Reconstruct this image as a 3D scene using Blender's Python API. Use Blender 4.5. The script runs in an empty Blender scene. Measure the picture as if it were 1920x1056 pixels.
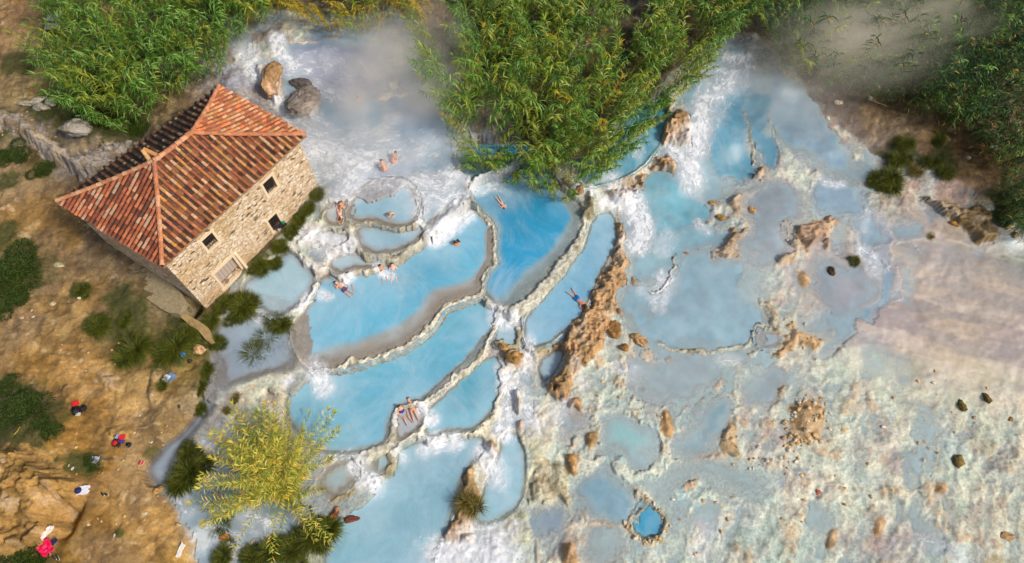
import bpy, bmesh, math, random
import numpy as np
from mathutils import Vector, Matrix, Euler
R = math.radians
random.seed(7); RNG = np.random.RandomState(7)
SC = bpy.context.scene; COL = SC.collection

# ------------------------------------------------------------------ camera
CAM_H, PITCH, FPX = 42.0, R(27.5), 1280.0
cam_d = bpy.data.cameras.new('camera'); cam = bpy.data.objects.new('camera', cam_d); COL.objects.link(cam)
cam.location = (0, 0, CAM_H); cam.rotation_euler = (PITCH, 0, 0)
cam_d.sensor_width = 36; cam_d.lens = 24; cam_d.clip_start = .5; cam_d.clip_end = 600
SC.camera = cam
# ------------------------------------------------------------------ light
SUN_EL, SUN_AZ = 44, 116          # azimuth measured clockwise from +Y (top of the picture)
wd = bpy.data.worlds.new('World'); SC.world = wd; wd.use_nodes = True
nt = wd.node_tree; bg = nt.nodes['Background']
sky = nt.nodes.new('ShaderNodeTexSky'); sky.sky_type = 'NISHITA'; sky.sun_disc = False
sky.sun_elevation = R(SUN_EL); sky.sun_rotation = R(SUN_AZ); sky.dust_density = 4; sky.air_density = 1.0; sky.ozone_density = .6
nt.links.new(sky.outputs[0], bg.inputs[0]); bg.inputs[1].default_value = .125
sd = bpy.data.lights.new('sun', 'SUN'); sun = bpy.data.objects.new('sun', sd); COL.objects.link(sun)
sd.energy = 2.9; sd.angle = R(9); sd.color = (1, .93, .82)
sdir = Vector((math.sin(R(SUN_AZ))*math.cos(R(SUN_EL)), math.cos(R(SUN_AZ))*math.cos(R(SUN_EL)), math.sin(R(SUN_EL))))
sun.rotation_euler = sdir.to_track_quat('Z', 'Y').to_euler()
SC.view_settings.view_transform = 'Standard'; SC.view_settings.look = 'None'
SC.view_settings.exposure = -0.15; SC.view_settings.gamma = 1
SC.cycles.volume_step_rate = 2; SC.cycles.volume_max_steps = 128
SC.cycles.transparent_max_bounces = 12; SC.cycles.volume_bounces = 4

# ------------------------------------------------------------------ helpers
cT, sT = math.cos(PITCH), math.sin(PITCH)
def P(u, v, z=0.0):
    """point of the place that the photograph shows at pixel u, v on height z"""
    a = (u-960)/FPX; b = (528-v)/FPX
    k = (z-CAM_H)/(-cT+sT*b)
    return (a*k, (sT+cT*b)*k)
def PA(pts, z):
    return np.array([P(u, v, z) for u, v in pts])
def lin(c):
    return tuple((x/12.92 if x <= .04045 else ((x+.055)/1.055)**2.4) for x in c)
def rgb(r, g, b): return lin((r/255, g/255, b/255))

def _lat(seed): return np.random.RandomState(seed).rand(256, 256)
_L = {}
def vnoise(x, y, seed=0):
    if seed not in _L: _L[seed] = _lat(seed)
    L = _L[seed]; xi = np.floor(x).astype(int); yi = np.floor(y).astype(int)
    fx = x-xi; fy = y-yi; fx = fx*fx*(3-2*fx); fy = fy*fy*(3-2*fy)
    a = L[xi & 255, yi & 255]; b = L[(xi+1) & 255, yi & 255]; c = L[xi & 255, (yi+1) & 255]; d = L[(xi+1) & 255, (yi+1) & 255]
    return (a*(1-fx)+b*fx)*(1-fy)+(c*(1-fx)+d*fx)*fy
def fbm(x, y, s, o=4, seed=0, g=.55):
    t = 0; a = 1; n = 0; ca, sa = math.cos(.6), math.sin(.6)
    for i in range(o):
        t = t+a*vnoise(x/s+i*17.3, y/s+i*9.1, seed+i); n += a; a *= g; s *= .5
        x, y = x*ca-y*sa, x*sa+y*ca
    return t/n
def ridged(x, y, s, o=4, seed=0):
    t = 0; a = 1; n = 0; ca, sa = math.cos(.7), math.sin(.7)
    for i in range(o):
        t = t+a*(1-np.abs(2*vnoise(x/s+i*7.3, y/s+i*3.1, seed+i)-1)); n += a; a *= .5; s *= .5
        x, y = x*ca-y*sa, x*sa+y*ca
    return t/n
def sstep(a, b, x):
    t = np.clip((x-a)/(b-a), 0, 1); return t*t*(3-2*t)
def chaikin(p, n=2, closed=True):
    p = np.asarray(p, float)
    for _ in range(n):
        q = np.roll(p, -1, 0) if closed else p[1:]
        a = p if closed else p[:-1]
        m = np.empty((len(a)*2, 2)); m[0::2] = a*.75+q*.25; m[1::2] = a*.25+q*.75
        if not closed: m = np.vstack([p[:1], m, p[-1:]])
        p = m
    return p
def seg_d2(x, y, a, b):
    dx, dy = b[0]-a[0], b[1]-a[1]; l = dx*dx+dy*dy+1e-12
    t = np.clip(((x-a[0])*dx+(y-a[1])*dy)/l, 0, 1)
    return (x-a[0]-t*dx)**2+(y-a[1]-t*dy)**2, t
def box_idx(x, y, p, m):
    return np.nonzero((x > p[:, 0].min()-m) & (x < p[:, 0].max()+m) & (y > p[:, 1].min()-m) & (y < p[:, 1].max()+m))[0]
def sdf(x, y, poly):
    d = np.full(x.shape, 1e9); ins = np.zeros(x.shape, bool)
    for i in range(len(poly)):
        a = poly[i]; b = poly[(i+1) % len(poly)]
        d = np.minimum(d, seg_d2(x, y, a, b)[0])
        c = (a[1] > y) != (b[1] > y)
        with np.errstate(divide='ignore', invalid='ignore'):
            ins ^= c & (x < (b[0]-a[0])*(y-a[1])/(b[1]-a[1])+a[0])
    d = np.sqrt(d); d[ins] *= -1
    return d
def line_d(x, y, pl):
    d = np.full(x.shape, 1e9)
    for i in range(len(pl)-1): d = np.minimum(d, seg_d2(x, y, pl[i], pl[i+1])[0])
    return np.sqrt(d)

def mesh_np(name, V, F, attrs=None, smooth=True, mats=()):
    """V (n,3), F (m,k) one polygon size"""
    me = bpy.data.meshes.new(name); V = np.asarray(V, np.float32); F = np.asarray(F, np.int32)
    me.vertices.add(len(V)); me.vertices.foreach_set('co', V.ravel())
    k = F.shape[1]; me.loops.add(F.size); me.loops.foreach_set('vertex_index', F.ravel())
    me.polygons.add(len(F)); me.polygons.foreach_set('loop_start', np.arange(len(F), dtype=np.int32)*k)
    me.polygons.foreach_set('loop_total', np.full(len(F), k, np.int32))
    me.update(calc_edges=True)
    me.polygons.foreach_set('use_smooth', np.full(len(F), smooth))
    for an, arr in (attrs or {}).items():
        arr = np.asarray(arr, np.float32)
        if arr.ndim == 2:
            at = me.color_attributes.new(an, 'FLOAT_COLOR', 'POINT')
            at.data.foreach_set('color', np.hstack([arr, np.ones((len(arr), 1), np.float32)]).ravel())
        else:
            at = me.attributes.new(an, 'FLOAT', 'POINT'); at.data.foreach_set('value', arr)
    for m in mats: me.materials.append(m)
    me.validate(); return me
def link(name, me, parent=None, loc=None, rot=None, scale=None):
    o = bpy.data.objects.new(name, me); COL.objects.link(o)
    if parent: o.parent = parent
    if loc is not None: o.location = loc
    if rot is not None: o.rotation_euler = rot
    if scale is not None: o.scale = scale
    return o
def tag(o, label=None, cat=None, group=None, kind=None):
    if label: o['label'] = label
    if cat: o['category'] = cat
    if group: o['group'] = group
    if kind: o['kind'] = kind
    return o
def thing(name, label, cat, loc=(0, 0, 0), rz=0, group=None):
    return tag(link(name, None, None, loc, (0, 0, rz)), label, cat, group)

def material(name, rough=.8):
    m = bpy.data.materials.new(name); m.use_nodes = True
    b = m.node_tree.nodes['Principled BSDF']; b.inputs['Roughness'].default_value = rough
    return m, m.node_tree, b
def nd(nt, t, **kw):
    n = nt.nodes.new(t)
    for k, v in kw.items():
        if k.startswith('i_'): n.inputs[int(k[2:]) if k[2:].isdigit() else k[2:]].default_value = v
        else: setattr(n, k, v)
    return n
def noise_n(nt, scale, detail=4, rough=.6, dist=0, co=None):
    n = nd(nt, 'ShaderNodeTexNoise'); n.inputs['Scale'].default_value = scale; n.inputs['Detail'].default_value = detail
    n.inputs['Roughness'].default_value = rough; n.inputs['Distortion'].default_value = dist
    if co: nt.links.new(co, n.inputs['Vector'])
    return n
def objco(nt):
    return nd(nt, 'ShaderNodeTexCoord').outputs['Object']
def mix_c(nt, f, a, b, mode='MIX'):
    n = nd(nt, 'ShaderNodeMix', data_type='RGBA', blend_type=mode)
    for s, v in ((0, f), (6, a), (7, b)):
        if hasattr(v, 'is_linked') or hasattr(v, 'links'): nt.links.new(v, n.inputs[s])
        elif s == 0: n.inputs[0].default_value = v
        else: n.inputs[s].default_value = (*v, 1)
    return n.outputs[2]
def math_n(nt, op, a, b=None, c=None, clamp=False):
    n = nd(nt, 'ShaderNodeMath', operation=op, use_clamp=clamp)
    for i, v in enumerate((a, b, c)):
        if v is None: continue
        if hasattr(v, 'links'): nt.links.new(v, n.inputs[i])
        else: n.inputs[i].default_value = v
    return n.outputs[0]
def ramp(nt, f, lo, hi, a=0, b=1):
    n = nd(nt, 'ShaderNodeMapRange', interpolation_type='SMOOTHSTEP'); nt.links.new(f, n.inputs[0])
    for i, v in zip((1, 2, 3, 4), (lo, hi, a, b)): n.inputs[i].default_value = v
    return n.outputs[0]
def bump_n(nt, h, strength=.4, dist=.05, bsdf=None):
    n = nd(nt, 'ShaderNodeBump'); n.inputs['Strength'].default_value = strength; n.inputs['Distance'].default_value = dist
    nt.links.new(h, n.inputs['Height'])
    if bsdf: nt.links.new(n.outputs[0], bsdf.inputs['Normal'])
    return n.outputs[0]
def simple_mat(name, c, rough=.7, var=.15, scale=20, bump=.2, metal=0):
    m, t, b = material(name, rough); co = objco(t); n = noise_n(t, scale, 4, co=co)
    f = ramp(t, n.outputs[0], .25, .75)
    out = mix_c(t, f, tuple(x*(1-var) for x in c), tuple(min(1, x*(1+var)) for x in c))
    t.links.new(out, b.inputs['Base Color']); b.inputs['Metallic'].default_value = metal
    if bump: bump_n(t, n.outputs[0], bump, .02, b)
    return m
def attr_mat(name, attr='Col', rough=.8, var=.2, scale=15, bump=.3, bdist=.03):
    m, t, b = material(name, rough); co = objco(t); n = noise_n(t, scale, 5, co=co)
    a = nd(t, 'ShaderNodeAttribute', attribute_name=attr)
    v = ramp(t, n.outputs[0], .2, .8, 1-var, 1+var)
    c = nd(t, 'ShaderNodeVectorMath', operation='SCALE'); t.links.new(a.outputs[0], c.inputs[0]); t.links.new(v, c.inputs[3])
    t.links.new(c.outputs[0], b.inputs['Base Color'])
    if bump: bump_n(t, n.outputs[0], bump, bdist, b)
    return m
# ================================================================== TERRAIN: heights of the place, read at points of the photograph
CTRL = [(50,50,5.4),(250,80,5.3),(60,200,5.3),(180,230,5.2),(250,270,5.0),(30,300,4.5),(130,340,4.1),(50,450,4.0),(50,600,3.8),(150,500,3.8),
(250,560,3.5),(330,620,3.0),(250,700,3.2),(100,700,3.6),(300,760,2.8),(200,850,3.1),(250,950,2.8),(320,1010,2.3),(340,900,2.2),(40,850,4.6),(40,960,4.6),(110,890,4.3),
(130,990,3.0),(200,1050,2.8),(380,660,2.6),(400,560,2.6),(480,480,2.9),(560,420,3.1),(600,350,3.5),(300,400,3.2),(200,380,4.0),(390,200,5.0),(300,200,5.2),
(520,60,5.6),(620,80,5.4),(700,0,5.5),(900,100,4.4),(980,230,3.4),(1080,310,2.9),(1250,100,4.2),(1380,80,4.5),(1450,110,4.4),(1600,150,3.6),(1700,200,3.4),(1850,300,3.0),(1900,430,2.2),(1700,0,4.2),(1900,100,3.8),
(450,130,5.2),(500,180,4.9),(600,170,4.7),(700,170,4.5),(560,260,4.5),(650,300,4.1),(760,260,4.0),(820,330,3.5),(620,350,3.8),(700,350,3.7),(600,420,3.4),(560,460,3.1),
(1330,140,4.0),(1310,210,3.4),(1280,280,2.9),(1210,350,2.4),(1200,420,1.9),(1400,210,3.3),(1500,250,2.8),(1500,350,2.2),(1400,350,2.1),(1300,400,1.8),(1230,560,1.5),(1600,350,2.1),
(1700,400,2.0),(1600,500,1.5),(1900,500,1.5),(1750,600,1.2),(1500,600,1.3),(1300,700,1.1),(1500,750,.9),(1700,800,.8),(1900,900,.6),(1600,950,.5),(1300,950,.6),(1100,900,.8),(1100,750,1.1),(1000,800,1.2),
(1000,1000,.8),(1000,660,1.6),(850,1030,.9),(430,800,1.9),(400,900,1.7),(480,950,1.3),(420,1030,1.2),(560,1040,1.1),(470,720,2.2),(560,680,2.4),
(-300,500,4.5),(-300,1200,4.5),(900,1400,.8),(2200,1200,.3),(2200,500,1.5),(900,-300,5.5),(-200,-200,6),(2200,-200,4.5)]
CW = np.array([(*P(u, v, z), z) for u, v, z in CTRL])
def base_z(x, y):
    num = 0; den = 0
    for cx, cy, cz in CW:
        w = 1/(((x-cx)**2+(y-cy)**2+.6)**1.9); num = num+w*cz; den = den+w
    return num/den
def ground_pt(u, v):
    z = 2.5
    for _ in range(5):
        x, y = P(u, v, z); z = float(base_z(np.array([x]), np.array([y]))[0])
    return x, y, z

# colour of the bare surfaces (dry soil, mineral crust, mud; shade painted dark under the reed thickets), sampled points u, v, (sRGB)
CS = [(30,60,190,145,85),(60,110,196,158,105),(70,20,160,115,60),(40,170,160,135,80),(100,190,110,95,45),(30,230,120,110,60),(60,240,150,140,130),(180,270,150,140,125),(120,290,160,150,140),(250,290,140,130,125),(210,240,100,95,50),(130,225,90,85,30),
(200,320,90,75,45),(60,300,90,80,40),(30,340,170,140,90),(60,400,170,130,70),(120,450,150,115,60),(60,600,175,140,85),(130,560,170,135,80),(200,450,125,110,80),(260,510,130,115,85),(330,560,140,125,90),(230,560,120,95,45),(60,680,180,135,65),(150,680,195,150,85),
(230,640,120,100,40),(250,700,180,145,85),(280,740,190,155,95),(350,620,115,100,40),(370,690,150,125,60),(160,760,190,140,65),(120,830,185,135,55),(230,800,200,155,90),(300,800,160,125,55),(200,880,180,130,55),(270,900,190,145,75),(50,850,140,110,40),(90,890,205,165,85),
(50,950,135,110,55),(80,940,200,160,75),(100,990,125,90,30),(150,960,150,110,40),(190,1030,165,120,50),(250,1000,190,145,75),(310,980,195,150,80),(330,1040,195,150,75),(40,1040,60,70,10),(20,750,60,75,20),(30,520,80,85,35),
(390,600,70,75,15),(420,590,60,65,15),(560,400,80,80,30),(490,480,70,75,20),(585,360,75,75,30),(300,200,35,40,12),(200,150,40,45,12),(480,60,70,60,15),(430,40,60,60,10),(560,40,60,55,15),(900,100,40,42,10),(1050,230,35,40,12),(1200,120,45,45,12),(1340,60,35,30,12),
(1000,20,45,45,12),(700,20,70,65,30),(1430,90,40,30,15),(1560,180,95,75,60),(1590,210,110,90,75),(1620,225,100,78,45),(1660,215,85,65,35),(1700,190,60,40,15),(1760,240,95,70,35),(1750,280,115,85,45),(1820,290,110,80,40),(1860,310,100,75,35),(1640,20,90,90,50),(1800,60,50,60,20),(1880,150,20,35,12),(1900,350,20,30,10),
(1900,420,60,55,25),(1830,330,150,115,70),(1850,345,180,140,100),(1780,330,80,60,20),(1560,240,140,120,110),(1600,260,140,125,120),(1660,275,160,145,135),(1700,330,170,150,130),(1730,340,195,185,175),(1780,370,170,150,135),(1850,400,150,140,120),(1500,215,130,125,120),
(470,90,150,150,155),(520,150,140,135,135),(450,150,175,175,185),(590,120,130,135,160),(560,180,150,145,145),(640,100,120,115,115),(660,140,150,150,175),(720,120,150,135,135),(760,180,165,155,160),(640,290,205,210,225),(700,330,165,170,180),(750,300,190,195,210),(830,260,140,150,170),(600,330,185,185,195),
(640,360,160,155,150),(610,380,150,140,120),(600,400,145,135,105),(620,440,175,175,170),(570,440,190,190,195),(560,480,180,180,175),(500,460,120,120,90),(440,640,110,110,105),(470,700,150,140,120),(430,760,170,165,155),(410,810,165,160,140),(460,800,150,150,130),(400,850,150,165,165),(380,900,140,150,160),(360,960,130,140,150),(420,1000,165,175,180),(480,980,175,185,190),
(560,920,160,155,140),(570,1000,125,110,75),(600,690,160,150,130),(540,700,175,165,150),(640,870,150,160,160),
(1120,350,140,130,105),(1090,340,70,55,30),(1200,340,190,200,200),(1270,420,165,190,200),(1250,470,160,185,190),(1300,430,165,190,200),(1310,470,155,185,195),(1240,540,200,210,215),(1380,330,190,160,130),(1380,360,170,175,160),(1460,350,165,165,170),(1430,310,185,165,145),(1480,300,175,185,190),(1540,310,165,175,180),(1510,370,175,190,180),(1500,420,170,185,180),(1480,440,190,175,140),
(1590,300,160,165,165),(1620,330,155,160,155),(1500,450,165,160,160),(1560,480,150,145,150),(1500,510,178,170,170),(1580,540,180,178,185),(1500,570,185,170,160),(1560,600,175,165,165),(1620,620,160,150,160),(1450,560,175,175,165),(1470,600,185,175,150),(1660,500,190,180,172),(1750,480,170,160,160),(1850,480,150,145,140),(1900,480,130,140,135),(1750,550,182,172,165),(1850,550,180,170,162),(1800,620,185,172,162),(1900,640,175,165,165),(1700,640,186,172,165),(1680,600,160,150,155),
(1650,690,175,195,180),(1560,700,175,195,185),(1600,720,175,170,160),(1700,700,180,190,175),(1760,700,190,180,165),(1850,700,190,185,165),(1900,760,200,185,165),(1800,760,185,190,170),(1700,780,175,195,180),(1600,800,180,200,190),(1650,850,170,170,165),(1740,850,178,180,170),(1820,870,185,185,170),(1890,880,180,180,155),(1900,950,165,160,125),(1850,980,175,180,160),(1780,930,180,195,180),(1700,930,185,195,180),(1620,900,180,195,180),(1600,960,180,200,185),(1550,880,180,185,175),(1540,1000,175,195,180),(1650,1020,170,160,155),(1750,1020,180,195,190),(1880,1030,170,160,125),(1600,1030,175,165,160),
(1500,650,178,170,160),(1440,660,175,195,190),(1380,680,170,195,195),(1300,690,175,200,205),(1200,690,180,190,185),(1150,680,185,175,165),(1120,700,180,185,180),(1200,740,185,180,175),(1250,720,180,195,190),(1130,760,170,185,180),(1180,800,170,200,200),(1250,780,175,170,165),(1280,820,175,200,195),(1220,860,175,205,200),(1150,860,160,185,185),(1100,880,165,185,180),(1300,880,180,200,195),(1350,880,190,190,180),(1400,820,185,190,180),(1450,830,190,175,160),(1430,780,185,195,180),(1500,700,160,155,160),(1500,740,170,160,160),(1520,830,178,165,158),(1560,770,190,185,165),(1460,880,178,168,162),(1450,950,180,195,180),(1380,940,180,200,195),(1300,920,175,205,205),(1330,1000,200,205,205),(1400,1020,175,190,175),(1480,1000,180,195,180),(1260,1030,175,200,195),
(1180,1040,170,200,195),(1120,1010,185,200,200),(1050,1030,175,190,185),(1070,1000,195,160,120),(1020,960,185,190,165),(1000,900,205,200,165),(1020,860,205,205,170),(1040,920,195,195,170),(1000,820,200,195,165),(980,760,190,190,185),(960,740,190,190,190),(1020,780,185,185,180),(1060,760,185,185,180),(1000,700,180,180,165),(960,690,190,190,195),(1050,850,180,185,175),(1070,950,185,190,175),(950,960,170,170,145),(920,1010,200,205,205),(870,1030,195,200,205),(960,1010,180,195,185),(1000,1040,175,190,180),
(1080,780,170,165,160),(-100,700,160,125,70),(-100,100,150,120,70),(2000,600,180,170,160),(2000,1000,170,165,130),(900,1200,150,170,170),(300,1200,170,130,65),(1400,1200,180,190,180),(2050,300,20,30,10),(600,-100,40,42,12),(1500,-100,40,42,12)]
CSW = []
for u, v, r, g, b in CS:
    x, y, z = ground_pt(u, v); CSW.append((x, y, *rgb(r, g, b)))
CSW = np.array(CSW)

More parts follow.
